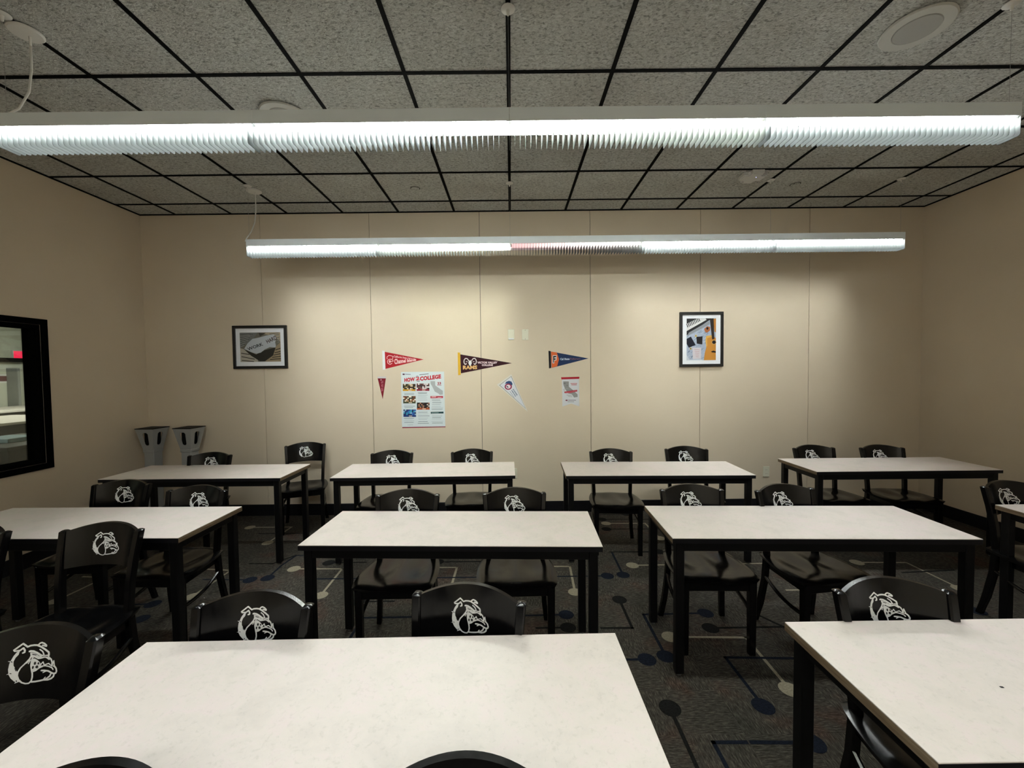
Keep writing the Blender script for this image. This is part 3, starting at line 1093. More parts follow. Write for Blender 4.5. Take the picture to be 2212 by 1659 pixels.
# --- red pennant
r, og = wall_thing('pennant', (830, 778), 'red felt pennant with white header reading Channel Islands', 'pennant', 'college pennants on the wall')
fn = Wp('', 815, 750, 20.109)
Lc = lambda *p: loc(fn, og, p)
b = MB(); slab(b, Lc((325, 200), (360, 940), (2010, 530)), paint(178, 30, 42), 0.0016); b.obj('felt', r)
b = MB(); slab(b, Lc((215, 150), (240, 985), (355, 965), (325, 165)), WHITE, 0.0022); b.obj('header', r)
b = MB()
P = paint(246, 200, 200)
q = Lc((720, 470), (1680, 560), (1690, 490), (720, 350))
text(b, 'California State University', 0, 1, 0, 1, P, 24, warp=bil(*q), bold=0.025)
q = Lc((750, 750), (1690, 590), (1690, 500), (740, 500))
text(b, 'Channel Islands', 0, 1, 0, 1, paint(250, 215, 215), 24, warp=bil(*q), bold=0.035)
line2(b, Lc((650, 690), (560, 750), (460, 700), (440, 600), (500, 530), (590, 520), (680, 560), (700, 610), (590, 620)), 0.007, P, 24)
line2(b, Lc((430, 520), (420, 430), (500, 360), (590, 370), (690, 400), (660, 520)), 0.006, P, 24)
disc(b, *Lc((545, 620))[0], 0.012, 0.016, P, 25)
b.obj('print', r)

# --- maroon pennant
r, og = wall_thing('pennant', (1040, 786), 'dark maroon pennant with gold header reading Victor Valley College', 'pennant', 'college pennants on the wall')
fn = Wp('', 985, 755, 17.696)
b = MB(); slab(b, Lc((165, 185), (190, 910), (2140, 520)), paint(52, 14, 26), 0.0016); b.obj('felt', r)
b = MB(); slab(b, Lc((65, 110), (85, 985), (180, 970), (160, 120)), paint(222, 176, 52), 0.0022); b.obj('header', r)
b = MB()
q = Lc((820, 540), (1570, 540), (1590, 460), (815, 460))
text(b, 'VICTOR VALLEY', 0, 1, 0, 1, paint(238, 215, 220), 24, warp=bil(*q), bold=0.05)
q = Lc((985, 632), (1410, 632), (1415, 556), (985, 556))
text(b, 'COLLEGE', 0, 1, 0, 1, paint(238, 215, 220), 24, warp=bil(*q), bold=0.05)
q = Lc((265, 765), (810, 755), (815, 605), (265, 612))
text(b, 'RAMS', 0, 1, 0, 1, paint(232, 186, 122), 24, warp=bil(*q), bold=0.05)
H = paint(232, 222, 222)
for s in (-1, 1):
    mir = lambda *pp: Lc(*[(542 + s * (x - 542), y) for x, y in pp])
    line2(b, mir((590, 440), (650, 350), (720, 335), (770, 400), (780, 480), (750, 560), (700, 570), (690, 520)), 0.010, H, 24)
    line2(b, mir((640, 480), (690, 450), (700, 470)), 0.006, H, 24)
flat(b, Lc((542, 400), (600, 470), (600, 540), (570, 600), (542, 640), (514, 600), (480, 540), (480, 470)), WHITE, 25)
b.obj('print', r)

# --- navy and orange pennant
r, og = wall_thing('pennant', (1215, 776), 'navy and orange pennant with black header reading Cal State Fullerton', 'pennant', 'college pennants on the wall')
fn = Wp('', 1175, 750, 12.29)
b = MB(); slab(b, Lc((185, 115), (205, 550), (1185, 298)), paint(30, 52, 92), 0.0016); b.obj('felt', r)
b = MB(); slab(b, Lc((120, 95), (135, 565), (195, 550), (180, 105)), paint(22, 18, 22), 0.0022); b.obj('header', r)
b = MB()
flat(b, Lc((188, 118), (338, 140), (400, 320), (348, 505), (207, 548)), paint(228, 110, 58), 22)
q = Lc((225, 430), (320, 430), (345, 215), (230, 215))
text(b, 'F', 0, 1, 0, 1, WHITE, 23, warp=bil(*q), bold=0.09)
q = Lc((245, 410), (295, 410), (330, 232), (245, 232))
text(b, 'F', 0, 1, 0, 1, paint(28, 24, 30), 24, warp=bil(*q), bold=0.03)
q = Lc((430, 345), (680, 338), (680, 285), (430, 285))
text(b, 'Cal State', 0, 1, 0, 1, paint(205, 220, 240), 24, warp=bil(*q), bold=0.045)
q = Lc((695, 338), (965, 325), (965, 290), (695, 282))
text(b, 'Fullerton', 0, 1, 0, 1, paint(122, 88, 104), 24, warp=bil(*q), bold=0.035)
b.obj('print', r)

# --- small maroon pennant hanging down
r, og = wall_thing('pennant', (825, 815), 'tiny dark red pennant hanging point down beside the poster', 'pennant', 'college pennants on the wall')
fn = Wp('', 780, 680, 4.2538)
b = MB(); slab(b, Lc((152, 582), (228, 582), (199, 775)), paint(128, 26, 42), 0.0014); b.obj('felt', r)
b = MB(); slab(b, Lc((150, 567), (230, 567), (229, 584), (152, 584)), paint(210, 204, 204), 0.002); b.obj('header', r)
b = MB()
for xx, ya, yb in ((189, 612, 632), (189, 640, 662), (189, 670, 704), (200, 606, 628), (200, 636, 668), (199, 674, 700)):
    line2(b, Lc((xx, ya), (xx, yb)), 0.007, paint(190, 110, 124), 22)
disc(b, *Lc((184, 598))[0], 0.006, 0.009, paint(215, 170, 175), 22)
b.obj('print', r)

# --- white tilted pennant
r, og = wall_thing('pennant', (1100, 840), 'white pennant tilted downward with a blue and red round badge', 'pennant', 'college pennants on the wall')
fn = Wp('', 1065, 800, 17.46)
b = MB(); slab(b, Lc((690, 150), (145, 545), (1310, 1560)), paint(226, 222, 214), 0.0016); b.obj('felt', r)
b = MB()
flat(b, Lc((690, 215), (235, 560), (1235, 1450)), paint(150, 146, 142), 20)
flat(b, Lc((680, 240), (265, 560), (1215, 1420)), paint(224, 226, 232), 21)
cx, cz = Lc((575, 615))[0]
disc(b, cx, cz, 0.041, 0.036, paint(150, 46, 82), 23)
disc(b, cx, cz, 0.026, 0.023, paint(236, 226, 232), 24)
flat(b, Lc((520, 570), (590, 640), (560, 655), (510, 620)), paint(60, 50, 70), 25)
flat(b, Lc((450, 510), (500, 430), (600, 395), (690, 420), (735, 500), (725, 560), (680, 555), (640, 510), (560, 495)), paint(52, 76, 122), 25)
rq = random.Random(9)
for (xa, ya), (xb, yb) in (((755, 705), (915, 945)), ((700, 745), (860, 990))):
    for k in range(6):             # two lines of lettering too blurred to read
        t = (k + 0.1) / 6
        t2 = t + 0.115
        line2(b, Lc((xa + (xb - xa) * t, ya + (yb - ya) * t), (xa + (xb - xa) * t2, ya + (yb - ya) * t2)), 0.012, paint(*rq.choice(((78, 104, 136), (96, 118, 146), (120, 138, 160)))), 23)
line2(b, Lc((635, 790), (800, 1025)), 0.004, paint(130, 142, 158), 23)
b.obj('print', r)

# --- swallowtail banner
r, og = wall_thing('banner', (1232, 830), 'small white swallowtail banner with red header and grey state map', 'banner')
fn = Wp('', 1175, 750, 12.29)
b = MB(); slab(b, Lc((475, 840), (490, 1575), (720, 1495), (940, 1570), (930, 835)), paint(222, 224, 230), 0.0014); b.obj('cloth', r)
b = MB(); slab(b, Lc((455, 800), (465, 855), (935, 840), (942, 785)), paint(178, 34, 52), 0.0022); b.obj('header', r)
b = MB()
GREY = paint(150, 150, 150)
flat(b, Lc((512, 905), (660, 910), (662, 1050), (760, 1130), (890, 1250), (895, 1320), (800, 1335), (740, 1250), (650, 1230), (560, 1110), (515, 990)), GREY, 18)
line2(b, Lc((520, 958), (572, 958)), 0.008, paint(105, 105, 108), 20)
line2(b, Lc((595, 1018), (640, 1018)), 0.007, paint(120, 120, 122), 20)
flat(b, Lc((540, 1180), (880, 1130), (885, 1175), (700, 1215), (545, 1220)), paint(182, 48, 66), 20)
line2(b, Lc((560, 1200), (700, 1190), (870, 1155)), 0.004, paint(216, 130, 140), 21)
for y, x0, x1, c in ((962, 705, 880, (205, 90, 100)), (998, 725, 870, (200, 60, 76)), (1408, 640, 850, (110, 104, 112)), (1450, 625, 800, (140, 140, 146))):
    line2(b, Lc((x0, y), (x1, y)), 0.006, paint(*c), 20)
disc(b, *Lc((600, 1410))[0], 0.013, 0.008, paint(120, 60, 80), 20)
for x0, y0, x1, y1 in ((510, 1125, 640, 1090), (520, 1160, 560, 1150), (600, 1270, 740, 1280), (640, 1300, 750, 1315)):
    line2(b, Lc((x0, y0), (x1, y1)), 0.006, paint(170, 170, 172), 19)
b.obj('print', r)

# --- poster
r, og = wall_thing('poster', (915, 865), 'white paper poster headed HOW 2 COLLEGE with photos and a grey state map', 'poster')
fn = Wp('', 820, 790, 11.058)
b = MB()
slab(b, Lc((512, 150), (535, 1465), (1570, 1450), (1540, 140)), paint(222, 232, 236), 0.0012)
b.obj('sheet', r)
b = MB(); slab(b, Lc((540, 1466), (545, 1490), (1575, 1470), (1575, 1450)), paint(150, 50, 70), 0.0006); b.obj('backing_edge', r)
b = MB()
q = Lc((595, 395), (845, 370), (840, 270), (590, 295))
text(b, 'HOW', 0, 1, 0, 1, paint(200, 36, 56), 16, warp=bil(*q), bold=0.055)
q = Lc((965, 365), (1470, 305), (1465, 205), (960, 260))
text(b, 'COLLEGE', 0, 1, 0, 1, paint(200, 36, 56), 16, warp=bil(*q), bold=0.055)
q = Lc((860, 350), (960, 345), (955, 262), (860, 268))
text(b, '2', 0, 1, 0, 1, paint(214, 60, 76), 17, warp=bil(*q), bold=0.04)
line2(b, Lc((870, 262), (900, 245), (930, 262)), 0.006, paint(90, 90, 100), 16)
line2(b, Lc((880, 360), (920, 372), (960, 370)), 0.006, paint(70, 70, 80), 16)
line2(b, Lc((950, 218), (1170, 192)), 0.007, paint(110, 118, 132), 16)
line2(b, Lc((550, 205), (600, 205)), 0.016, paint(96, 60, 84), 16)
line2(b, Lc((610, 202), (745, 208)), 0.007, paint(130, 134, 150), 16)
flat(b, Lc((1215, 370), (1325, 368), (1330, 470), (1510, 600), (1512, 690), (1440, 695), (1400, 660), (1320, 620), (1260, 500), (1220, 430)), paint(178, 184, 188), 16)
q = Lc((1380, 450), (1470, 448), (1468, 388), (1380, 390))
text(b, '23', 0, 1, 0, 1, paint(172, 46, 66), 16, warp=bil(*q), bold=0.04)
line2(b, Lc((1375, 468), (1475, 466)), 0.005, paint(160, 70, 86), 16)
flat(b, Lc((1215, 725), (1515, 722), (1515, 772), (1215, 776)), paint(190, 62, 80), 16)
line2(b, Lc((1240, 745), (1350, 742)), 0.012, paint(232, 180, 186), 17)
line2(b, Lc((1385, 758), (1480, 756)), 0.006, paint(232, 190, 196), 17)
flat(b, Lc((1222, 1102), (1526, 1096), (1528, 1140), (1224, 1148)), paint(40, 74, 78), 16)
line2(b, Lc((1240, 1128), (1410, 1124)), 0.006, paint(170, 195, 195), 17)
PH = [((555, 435, 860, 605), [(60, 52, 36), (108, 92, 58), (196, 170, 130), (74, 84, 50), (34, 28, 24), (226, 214, 196)], (212, 158, 48)),
      ((885, 425, 1190, 600), [(48, 36, 40), (214, 206, 208), (120, 84, 80), (90, 60, 62), (235, 230, 230), (60, 50, 54)], (150, 40, 62)),
      ((565, 725, 862, 900), [(70, 74, 64), (238, 226, 206), (190, 150, 110), (128, 84, 56), (240, 232, 214), (110, 60, 40)], (66, 74, 48)),
      ((570, 1045, 872, 1222), [(40, 60, 110), (60, 110, 190), (46, 84, 160), (150, 190, 220), (60, 160, 190), (30, 50, 90)], (34, 60, 120)),
      ((892, 880, 1195, 1050), [(70, 66, 66), (36, 30, 30), (166, 120, 96), (50, 44, 42), (210, 196, 186), (30, 26, 26)], (176, 84, 44))]
rnd = random.Random(3)
for (x0, y0, x1, y1), cols, strip in PH:
    flat(b, Lc((x0, y0), (x1, y0), (x1, y1), (x0, y1)), paint(*cols[0]), 16)
    nxp, nyp = 9, 4
    for i in range(nxp):
        for j in range(nyp):
            cc = cols[rnd.randrange(len(cols))]
            ax, ay = x0 + (x1 - x0) * i / nxp, y0 + (y1 - y0) * j / (nyp + 1.2)
            wx, wy = (x1 - x0) / nxp, (y1 - y0) / (nyp + 1.2)
            k1, k2 = rnd.uniform(-6, 6), rnd.uniform(-6, 6)
            flat(b, Lc((ax, ay), (ax + wx, ay), (ax + wx, ay + wy), (ax, ay + wy)), paint(*cc), 16.5)
    ys_ = y1 - (y1 - y0) * 0.24
    flat(b, Lc((x0, ys_), (x1, ys_), (x1, y1), (x0, y1)), paint(*strip), 17)
    line2(b, Lc((x0 + 130, (ys_ + y1) / 2), (x0 + 210, (ys_ + y1) / 2)), 0.008, paint(232, 214, 190), 18)
for x0, x1, rows in ((575, 860, (650, 675, 690, 935, 968, 1000, 1255, 1280, 1318, 1355)), (905, 1200, (645, 665, 705, 730, 770, 822, 1110, 1150, 1200, 1250, 1285, 1335, 1375)), (1235, 1525, (820, 845, 880, 915, 935, 975, 1000, 1035, 1060, 1185, 1210, 1240, 1275, 1330, 1370))):
    for y in rows:
        dark = rnd.random() < 0.3
        line2(b, Lc((x0 + rnd.uniform(0, 25), y), (x1 - rnd.uniform(5, 80), y - 2)), 0.0052 if dark else 0.0036, paint(*((132, 146, 154) if dark else (176, 188, 196))), 16)
line2(b, Lc((665, 1415), (800, 1410)), 0.004, paint(176, 190, 196), 16)
b.obj('print', r)


# --- framed pictures
def frame(name, c_px, corners, label, fw, mount_in, draw):
    C4 = [wall_px(*c) for c in corners]          # TL TR BR BL
    cx = sum(c[0] for c in C4) / 4; cz = sum(c[1] for c in C4) / 4
    w = (C4[1][0] - C4[0][0] + C4[2][0] - C4[3][0]) / 2
    h = (C4[0][1] - C4[3][1] + C4[1][1] - C4[2][1]) / 2
    r = empty(name, (cx, YB, cz))
    tag(r, label, 'picture', 'black framed pictures')
    d = 0.026
    for x0, x1, z0, z1 in ((-w / 2, w / 2, h / 2 - fw, h / 2), (-w / 2, w / 2, -h / 2, -h / 2 + fw), (-w / 2, -w / 2 + fw, -h / 2 + fw, h / 2 - fw), (w / 2 - fw, w / 2, -h / 2 + fw, h / 2 - fw)):
        b = MB(); b.bbox(x0, x1, -d, -0.0003, z0, z1, M['frame'], 0.002); b.obj('frame_rail', r)
    iw, ih = w / 2 - fw, h / 2 - fw
    b = MB(); b.box(-iw, iw, -0.010, -0.002, -ih, ih, M['mount']); b.obj('mount', r)
    b = MB()
    m0 = mount_in
    pw, ph = iw - m0[0], ih - m0[1]
    draw(b, pw, ph)
    b.obj('picture_print', r)
    return r


def pic_work(b, pw, ph):
    S = 101
    Wd, Ht = 950.0, 640.0

    def p(x, y): return ((x - 385) / Wd * 2 * pw - pw, ph - (y - 612) / Ht * 2 * ph)
    def pl(*pts): return [p(*q) for q in pts]
    flat(b, pl((385, 612), (1335, 612), (1335, 1252), (385, 1252)), paint(112, 108, 98), S)
    flat(b, pl((385, 612), (800, 612), (700, 760), (480, 900), (385, 950)), paint(120, 122, 120), S + 1)
    flat(b, pl((830, 620), (1335, 612), (1335, 830), (1200, 700)), paint(176, 162, 140), S + 1)
    flat(b, pl((385, 950), (500, 980), (760, 1080), (800, 1252), (385, 1252)), paint(176, 170, 158), S + 1)
    flat(b, pl((1200, 940), (1335, 830), (1335, 1252), (960, 1252)), paint(150, 134, 108), S + 1)
    flat(b, pl((470, 970), (760, 1090), (960, 1000), (1220, 940), (1150, 1120), (960, 1240), (840, 1240), (640, 1120)), paint(48, 46, 40), S + 2)
    for i, (x0, y0, x1, y1) in enumerate([(390, 660, 640, 640), (390, 690, 690, 650), (390, 725, 660, 680), (395, 765, 620, 720), (400, 805, 600, 760), (400, 850, 540, 810), (405, 895, 500, 870), (1080, 650, 1300, 625), (1150, 680, 1310, 665), (1250, 730, 1320, 715), (1250, 770, 1325, 760), (1270, 810, 1328, 800)]):
        line2(b, pl((x0, y0), (x1, y1)), 0.0045, paint(52, 54, 52), S + 2)
        line2(b, pl((x0, y0 + 17), (x1 - 20, y1 + 15)), 0.004, paint(176, 178, 172), S + 2)
    for i, (x0, y0, x1, y1) in enumerate([(405, 1060, 600, 1090), (410, 1135, 720, 1195), (415, 1220, 700, 1246), (1210, 1000, 1330, 960), (1190, 1060, 1330, 1030), (1160, 1110, 1332, 1080), (1130, 1160, 1335, 1135), (1080, 1205, 1335, 1190)]):
        line2(b, pl((x0, y0), (x1, y1)), 0.008, paint(42, 38, 32), S + 3)
    flat(b, pl((480, 965), (560, 850), (680, 750), (850, 720), (1000, 680), (1180, 660), (1250, 720), (1210, 830), (1225, 900), (1215, 945), (1080, 935), (960, 985), (870, 1050), (770, 1075), (640, 1040)), paint(188, 194, 200), S + 4)
    flat(b, pl((830, 620), (1000, 625), (860, 700)), paint(70, 66, 58), S + 5)
    q = [p(580, 1010), p(935, 895), p(900, 830), p(545, 945)]
    text(b, 'WORK', 0, 1, 0, 1, paint(40, 38, 42), S + 6, warp=bil(*q), bold=0.02)
    q = [p(1030, 855), p(1260, 765), p(1230, 680), p(990, 780)]
    text(b, 'HARD', 0, 1, 0, 1, paint(72, 44, 42), S + 6, warp=bil(*q), bold=0.02)


def pic_music(b, pw, ph):
    S = 101

    def p(x, y): return ((x - 452) / 640.0 * 2 * pw - pw, ph - (y - 385) / 940.0 * 2 * ph)
    def pl(*pts): return [p(*q) for q in pts]
    flat(b, pl((452, 385), (1092, 385), (1092, 1325), (452, 1325)), paint(172, 184, 204), S)
    rr = random.Random(5)
    for k in range(90):
        x, y = rr.uniform(470, 900), rr.uniform(640, 1300)
        line2(b, pl((x, y), (min(x + rr.uniform(20, 80), 1000), max(y - rr.uniform(10, 60), 600))), 0.004, paint(*rr.choice(((122, 140, 168), (204, 212, 224), (140, 152, 176), (96, 108, 136)))), S + 1)
    flat(b, pl((452, 385), (1000, 385), (960, 420), (452, 760)), paint(44, 44, 46), S + 2)
    flat(b, pl((452, 500), (680, 388), (860, 388), (890, 415), (452, 665)), paint(226, 226, 226), S + 3)
    for i in range(12):
        x = 452 + i * 33
        y = 520 - i * 16.5
        if 475 + x * 0 < 2000 and y > 385:
            line2(b, pl((x, max(y - 18, 388)), (x + 26, max(y + 62, 392))), 0.0085, paint(30, 28, 30), S + 4)
    flat(b, pl((500, 700), (950, 440), (955, 520), (460, 780)), paint(148, 152, 158), S + 2.5)
    flat(b, pl((955, 400), (1015, 385), (1040, 385), (1060, 850), (1010, 860)), paint(52, 44, 40), S + 5)
    flat(b, pl((1010, 400), (1092, 388), (1092, 700), (1060, 690), (1040, 500)), paint(190, 128, 58), S + 4)
    G = [(880, 780), (1000, 760), (1092, 830), (1092, 1325), (830, 1325), (850, 1160), (885, 1030), (865, 900)]
    flat(b, pl(*G), paint(206, 142, 62), S + 4)
    flat(b, pl((865, 860), (880, 780), (1000, 760), (1010, 800), (900, 830), (905, 1000), (880, 1030)), paint(226, 178, 92), S + 4.5)
    disc(b, *p(1050, 925), 0.026, 0.024, paint(210, 170, 110), S + 5.5)
    disc(b, *p(1050, 922), 0.021, 0.0195, paint(40, 34, 34), S + 6)
    flat(b, pl((985, 1130), (1040, 1112), (1092, 1130), (1092, 1158), (1010, 1150)), paint(34, 28, 26), S + 6)
    flat(b, pl((835, 620), (900, 560), (970, 580), (960, 660), (890, 710), (850, 680)), paint(176, 104, 60), S + 5)
    disc(b, *p(905, 610), 0.012, 0.014, paint(38, 26, 24), S + 6)
    flat(b, pl((452, 840), (545, 790), (650, 980), (500, 1040), (452, 950)), paint(28, 30, 42), S + 5)
    flat(b, pl((665, 795), (800, 790), (795, 970), (675, 950)), paint(38, 34, 36), S + 5)
    disc(b, *p(655, 775), 0.012, 0.013, paint(222, 200, 120), S + 5)
    disc(b, *p(655, 775), 0.005, 0.006, paint(60, 44, 30), S + 6)
    disc(b, *p(540, 1060), 0.011, 0.013, paint(214, 200, 110), S + 6)
    disc(b, *p(540, 1060), 0.005, 0.006, paint(60, 44, 30), S + 7)
    flat(b, pl((578, 1040), (770, 1040), (765, 1290), (590, 1300)), paint(214, 208, 214), S + 5)
    for k in range(5):
        line2(b, pl((620 + k * 8, 1080 + k * 40), (740 - k * 6, 1095 + k * 38)), 0.005, paint(202, 160, 164), S + 6)
    flat(b, pl((452, 1200), (520, 1310), (760, 1300), (800, 1325), (452, 1325)), paint(206, 212, 222), S + 3)


frame('framed_picture', None, [(503, 704), (619.5, 703), (624, 796), (508, 796.5)], 'black framed picture of torn paper lettered WORK HARD', 0.029, (0.045, 0.047), pic_work)
frame('framed_picture', None, [(1467, 675), (1561, 673.5), (1560.5, 791), (1467, 793)], 'black framed picture of a guitar and piano keyboard', 0.029, (0.05, 0.042), pic_music)


# --- wall plates
def plate(px, py, label, kind):
    x, z = wall_px(px, py)
    r = empty('wall_plate' if kind == 'blank' else 'power_outlet', (x, YB, z))
    b = MB(); b.bbox(-0.036, 0.036, -0.007, -0.0002, -0.059, 0.059, M['plate'], 0.003); b.obj('cover_plate', r)
    if kind == 'switch':
        b = MB(); b.bbox(-0.017, 0.017, -0.010, -0.0071, -0.034, 0.034, M['plate'], 0.0015); b.obj('insert', r)
        b = MB(); b.bbox(-0.026, 0.028, -0.0095, -0.0071, -0.056, -0.041, WHITE, 0.001); b.obj('label_strip', r)
    elif kind == 'outlet':
        for s in (-1, 1):
            b = MB(); b.bbox(-0.017, 0.017, -0.0085, -0.0071, s * 0.021 - 0.014, s * 0.021 + 0.014, M['plate'], 0.0006); sk = b.obj('socket', r)
            b = MB()
            for dx in (-0.006, 0.006):
                b.box(dx - 0.001, dx + 0.001, -0.0089, -0.0086, s * 0.021 - 0.003, s * 0.021 + 0.006, M['plate_dark'])
            b.obj('slot', sk)
    else:
        for s in (-1, 1):
            b = MB(); b.lathe([(0.0035, 0), (0.003, 0.001), (0.0005, 0.0012)], M['plate_dark'], 8, (0, 0, 0)); o = b.obj('screw', r, (0, -0.0071, s * 0.048)); o.rotation_euler = (math.pi / 2, 0, 0)
    tag(r, label, 'wall plate' if kind != 'outlet' else 'outlet')


plate(1104.1, 722.7, 'cream wall plate with a white strip along its lower edge', 'switch')
plate(1134.5, 722.9, 'blank cream wall plate beside the one with a white strip', 'blank')
plate(1654.5, 1018.5, 'cream power outlet on the wall beside the corner table', 'outlet')
plate(1110.0, 1022.5, 'cream power outlet mostly hidden behind a table corner', 'outlet')


# ------------------------------------------------------------------ slotted pedestals
def pedestal(x, y, rz, label):
    r = empty('pedestal_stand', (x, y, 0), rz)
    G = M['bin']
    H0, H1 = 1.03, 0.80
    a, c = 0.099, 0.058
    # funnel head: four walls with real slots in each
    for k in range(4):
        b = MB()
        ca, sa = math.cos(k * math.pi / 2), math.sin(k * math.pi / 2)

        def wpt(u, z, t):        # u in -1..1 across the wall, t outward offset
            f = (z - H1) / (H0 - H1)
            hw = c + (a - c) * f
            X, Y = u * hw, -hw + t
            return (X * ca - Y * sa, X * sa + Y * ca, z)
        # slot region u in [-.28,.28], z in [.845,.975]
        us = [-1, -0.34, 0.34, 1]
        zs_ = [H1, 0.848, 0.985, H0]
        for t, flip in ((0.0, False), (0.006, True)):
            for i in range(3):
                for j in range(3):
                    if i == 1 and j == 1:
                        continue
                    q = [wpt(us[i], zs_[j], t), wpt(us[i + 1], zs_[j], t), wpt(us[i + 1], zs_[j + 1], t), wpt(us[i], zs_[j + 1], t)]
                    b.face(q[::-1] if flip else q, G)
            # rounded corners of the slot
            for i, su in ((1, 1), (2, -1)):
                for j, sz in ((1, 1), (2, -1)):
                    q = [wpt(us[i], zs_[j], t), wpt(us[i] + su * 0.15, zs_[j], t), wpt(us[i], zs_[j] + sz * 0.014, t)]
                    b.face(q if (su * sz > 0) != flip else q[::-1], G)
        b.obj('head_wall', r)
    b = MB()
    b.bbox(-a - 0.004, a + 0.004, -a - 0.004, a + 0.004, H0 - 0.006, H0 + 0.002, M['black'], 0.002)
    b.obj('lid', r)
    b = MB(); b.box(-0.047, 0.047, -0.047, 0.047, H1 + 0.005, H1 + 0.19, M['black']); b.obj('liner', r)
    b = MB(); b.bbox(-c - 0.003, c + 0.003, -c - 0.003, c + 0.003, H1 - 0.03, H1 + 0.001, G, 0.004); b.obj('collar', r)
    b = MB()
    zz = [0.03, 0.25, H1 - 0.03]
    ww = [0.062, 0.056, 0.056]

    def ring(i):
        w = ww[i]
        return [(-w, -w * 0.85, zz[i]), (-w * 0.85, -w, zz[i]), (w * 0.85, -w, zz[i]), (w, -w * 0.85, zz[i]), (w, w * 0.85, zz[i]), (w * 0.85, w, zz[i]), (-w * 0.85, w, zz[i]), (-w, w * 0.85, zz[i])]
    b.sweep(zz, ring, G, False); b.obj('column', r)
    b = MB(); b.bbox(-0.145, 0.145, -0.145, 0.145, 0.0, 0.03, G, 0.008); b.obj('base', r)
    tag(r, label, 'pedestal', 'grey slotted pedestals')


pedestal(-3.868, 4.43, math.radians(-3), 'grey plastic pedestal with slotted flared head, in the room corner')
pedestal(-3.472, 4.43, math.radians(-3), 'grey plastic pedestal with slotted flared head, beside a chair back')

# ------------------------------------------------------------------ the office beyond the window
OX = -9.2
b = MB(); b.box(OX - 0.2, XL - WT, 0.5, 11.0, -0.05, -0.001, M['carpet']); tag(b.obj('floor_office'), 'office floor beyond the window', kind='structure')
b = MB(); b.box(OX - 0.2, XL - WT, 0.5, 11.0, 2.75, 2.8, M['white_wall']); tag(b.obj('ceiling_office'), 'office ceiling beyond the window', kind='structure')
b = MB(); b.box(OX - 0.2, OX, 0.5, 11.0, 0, 2.75, M['white_wall']); tag(b.obj('wall_office'), 'pale office wall beyond the window', kind='structure')
b = MB(); b.box(OX, XL - WT, 10.9, 11.0, 0, 2.75, M['white_wall']); tag(b.obj('wall_office_end'), 'office end wall', kind='structure')
b = MB(); b.box(OX, XL - WT, 0.5, 0.6, 0, 2.75, M['white_wall']); tag(b.obj('wall_office_near'), 'office near wall', kind='structure')
b = MB(); b.box(XL - WT - 0.1, XL - WT - 0.001, YB + 0.2, 10.9, 0, 2.75, M['white_wall']); tag(b.obj('wall_office_side'), 'office side wall', kind='structure')


def off_px(px, py, X=OX):
    d = _F + _R * ((px - 1106.0) / F_PX) - _U * ((py - 829.5) / F_PX)
    q = CAMP + d * (X / d.x)
    return q.y, q.z


# dark shelf rail along the wall
y0, z0 = off_px(0, 782); y1, z1 = off_px(0, 773)
b = MB(); b.bbox(OX + 0.0005, OX + 0.10, 5.5, 9.2, z0, z1, M['black'], 0.003); b.obj('rail', None)
o = bpy.data.objects['rail']; o.name = 'wall_rail'; tag(o, 'long black rail along the office wall beyond the window', 'rail')
# exit sign
ya, za = off_px(42, 773, OX + 0.05); yb, zb = off_px(60, 760, OX + 0.05)
r = empty('exit_sign', (OX, (ya + yb) / 2, (za + zb) / 2))
sw, sh = 0.16, 0.075
b = MB(); b.bbox(0.0005, 0.045, -sw, sw, -sh, sh, M['plastic_white'], 0.004); b.obj('sign_box', r)
b = MB(); b.box(0.0452, 0.047, -sw * 0.94, sw * 0.94, -sh * 0.88, sh * 0.88, emis('exit_red', (1.0, 0.03, 0.09), 1.6)); b.obj('lit_panel', r)
tag(r, 'glowing red exit sign seen through the interior window', 'exit sign')
# notices, column, cupboard
y0, z0 = off_px(-8, 824); y1, z1 = off_px(16, 812)
r = empty('notice', (OX, (y0 + y1) / 2, (z0 + z1) / 2))
b = MB(); b.box(0.0005, 0.006, (y0 - y1) / 2 - 0.03, (y1 - y0) / 2 + 0.03, (z0 - z1) / 2 - 0.03, (z1 - z0) / 2 + 0.03, WHITE); b.obj('paper', r)
b = MB(); b.box(0.0062, 0.008, (y0 - y1) / 2, (y1 - y0) / 2, (z0 - z1) / 2, (z1 - z0) / 2, paint(92, 40, 52)); b.obj('print', r)
tag(r, 'maroon notice with white border on the office wall', 'notice')
y0, z0 = off_px(39, 850, OX + 0.2); y1, _ = off_px(46, 850, OX + 0.2)
b = MB(); b.bbox(OX + 0.0005, OX + 0.2, y0, y1, 0.0, 1.75, mat('grey_panel', (0.22, 0.23, 0.23), 0.6), 0.004)
b.box(OX + 0.2, OX + 0.203, y0 + 0.01, y1 - 0.01, 0.05, 1.7, M['bin'])
tag(b.obj('partition_post'), 'grey partition post against the office wall', 'post')
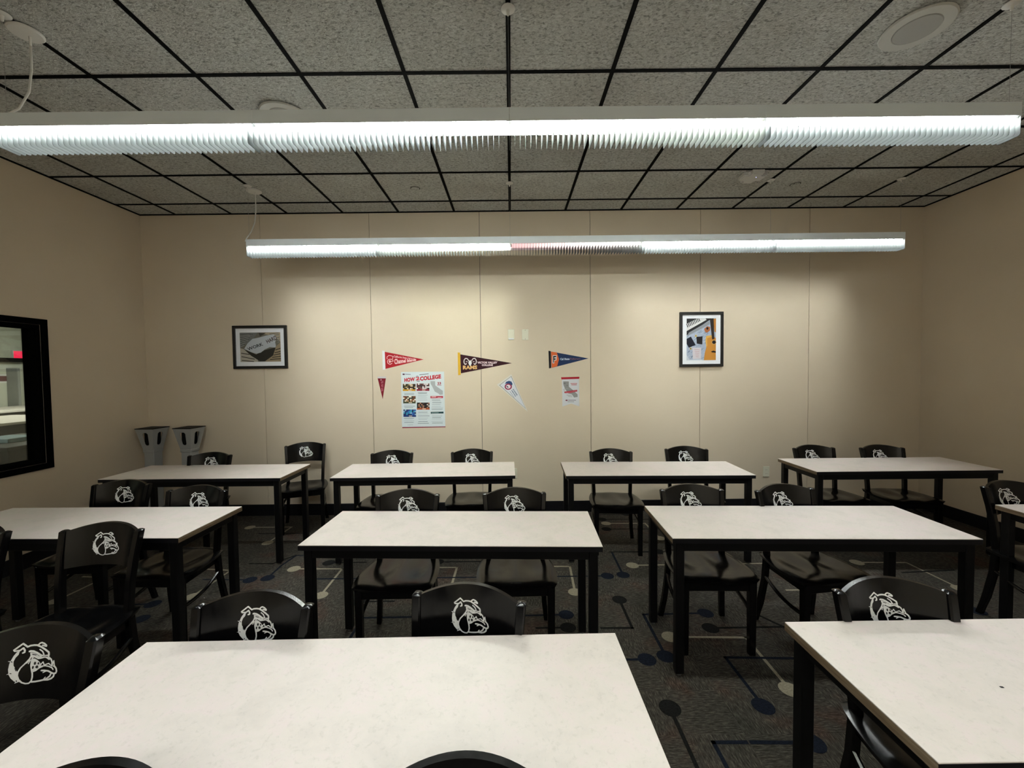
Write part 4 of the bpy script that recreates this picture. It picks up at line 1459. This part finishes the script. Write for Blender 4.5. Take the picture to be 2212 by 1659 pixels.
# service counter, desk tops, printer and papers
def desk(X0, X1, Y0, Y1, ztop, topm, name, label):
    r = empty(name, ((X0 + X1) / 2, (Y0 + Y1) / 2, 0))
    w, d = (X1 - X0) / 2, (Y1 - Y0) / 2
    b = MB(); b.bbox(-w, w, -d, d, ztop - 0.035, ztop, topm, 0.004); b.obj('top', r)
    b = MB(); b.bbox(-w + 0.03, w - 0.03, -d + 0.03, d - 0.03, 0.08, ztop - 0.036, M['black_frame'], 0.004); b.obj('body', r)
    b = MB(); b.box(-w + 0.06, w - 0.06, -d + 0.06, d - 0.06, 0.0, 0.079, M['black']); b.obj('plinth', r)
    tag(r, label, 'counter', 'office counters')


desk(-9.0, -7.9, 6.2, 7.7, 1.06, M['laminate'], 'service_counter', 'white topped black service counter beyond the window')
desk(-7.5, -6.3, 4.9, 6.2, 1.02, M['laminate'], 'service_counter', 'nearer white topped counter beyond the window')
desk(-5.6, -4.6, 3.75, 4.7, 0.95, M['black_frame'], 'service_counter', 'black cabinet just beyond the window glass')
b = MB(); b.bbox(-5.25, -4.9, 4.0, 4.3, 0.9505, 0.99, mat('blue_paper', (0.20, 0.30, 0.36), 0.6), 0.004)
tag(b.obj('paper_stack'), 'stack of bluish papers on the black cabinet', 'paper')
r = empty('monitor', (-7.0, 5.3, 1.02), math.radians(-35))
b = MB(); b.bbox(-0.26, 0.26, -0.012, 0.012, 0.10, 0.42, M['black'], 0.005); b.obj('screen', r)
b = MB(); b.bbox(-0.03, 0.03, 0.0, 0.03, 0.012, 0.2, M['black'], 0.004); b.obj('neck', r)
b = MB(); b.bbox(-0.12, 0.12, -0.08, 0.09, 0.0, 0.012, M['black'], 0.004); b.obj('foot', r)
tag(r, 'black computer monitor on the nearer office counter', 'monitor')
# added ceiling panels, out of view, that brighten the office
for k, (x, y) in enumerate(((-6.8, 6.6), (-6.8, 3.0))):
    r = empty('added_ceiling_light', (x, y, 2.75))
    b = MB(); b.bbox(-0.62, 0.62, -0.32, 0.32, -0.02, -0.0005, M['housing'], 0.004); b.obj('frame', r)
    b = MB(); b.box(-0.58, 0.58, -0.28, 0.28, -0.022, -0.0203, emis('added_office_panel%d' % k, (1.0, 0.98, 0.86), 38.0)); b.obj('diffuser', r)
    tag(r, ('added unseen light panel on the office ceiling over the counters', 'added unseen light panel on the office ceiling beside the window')[k], 'lamp', 'added office light panels')
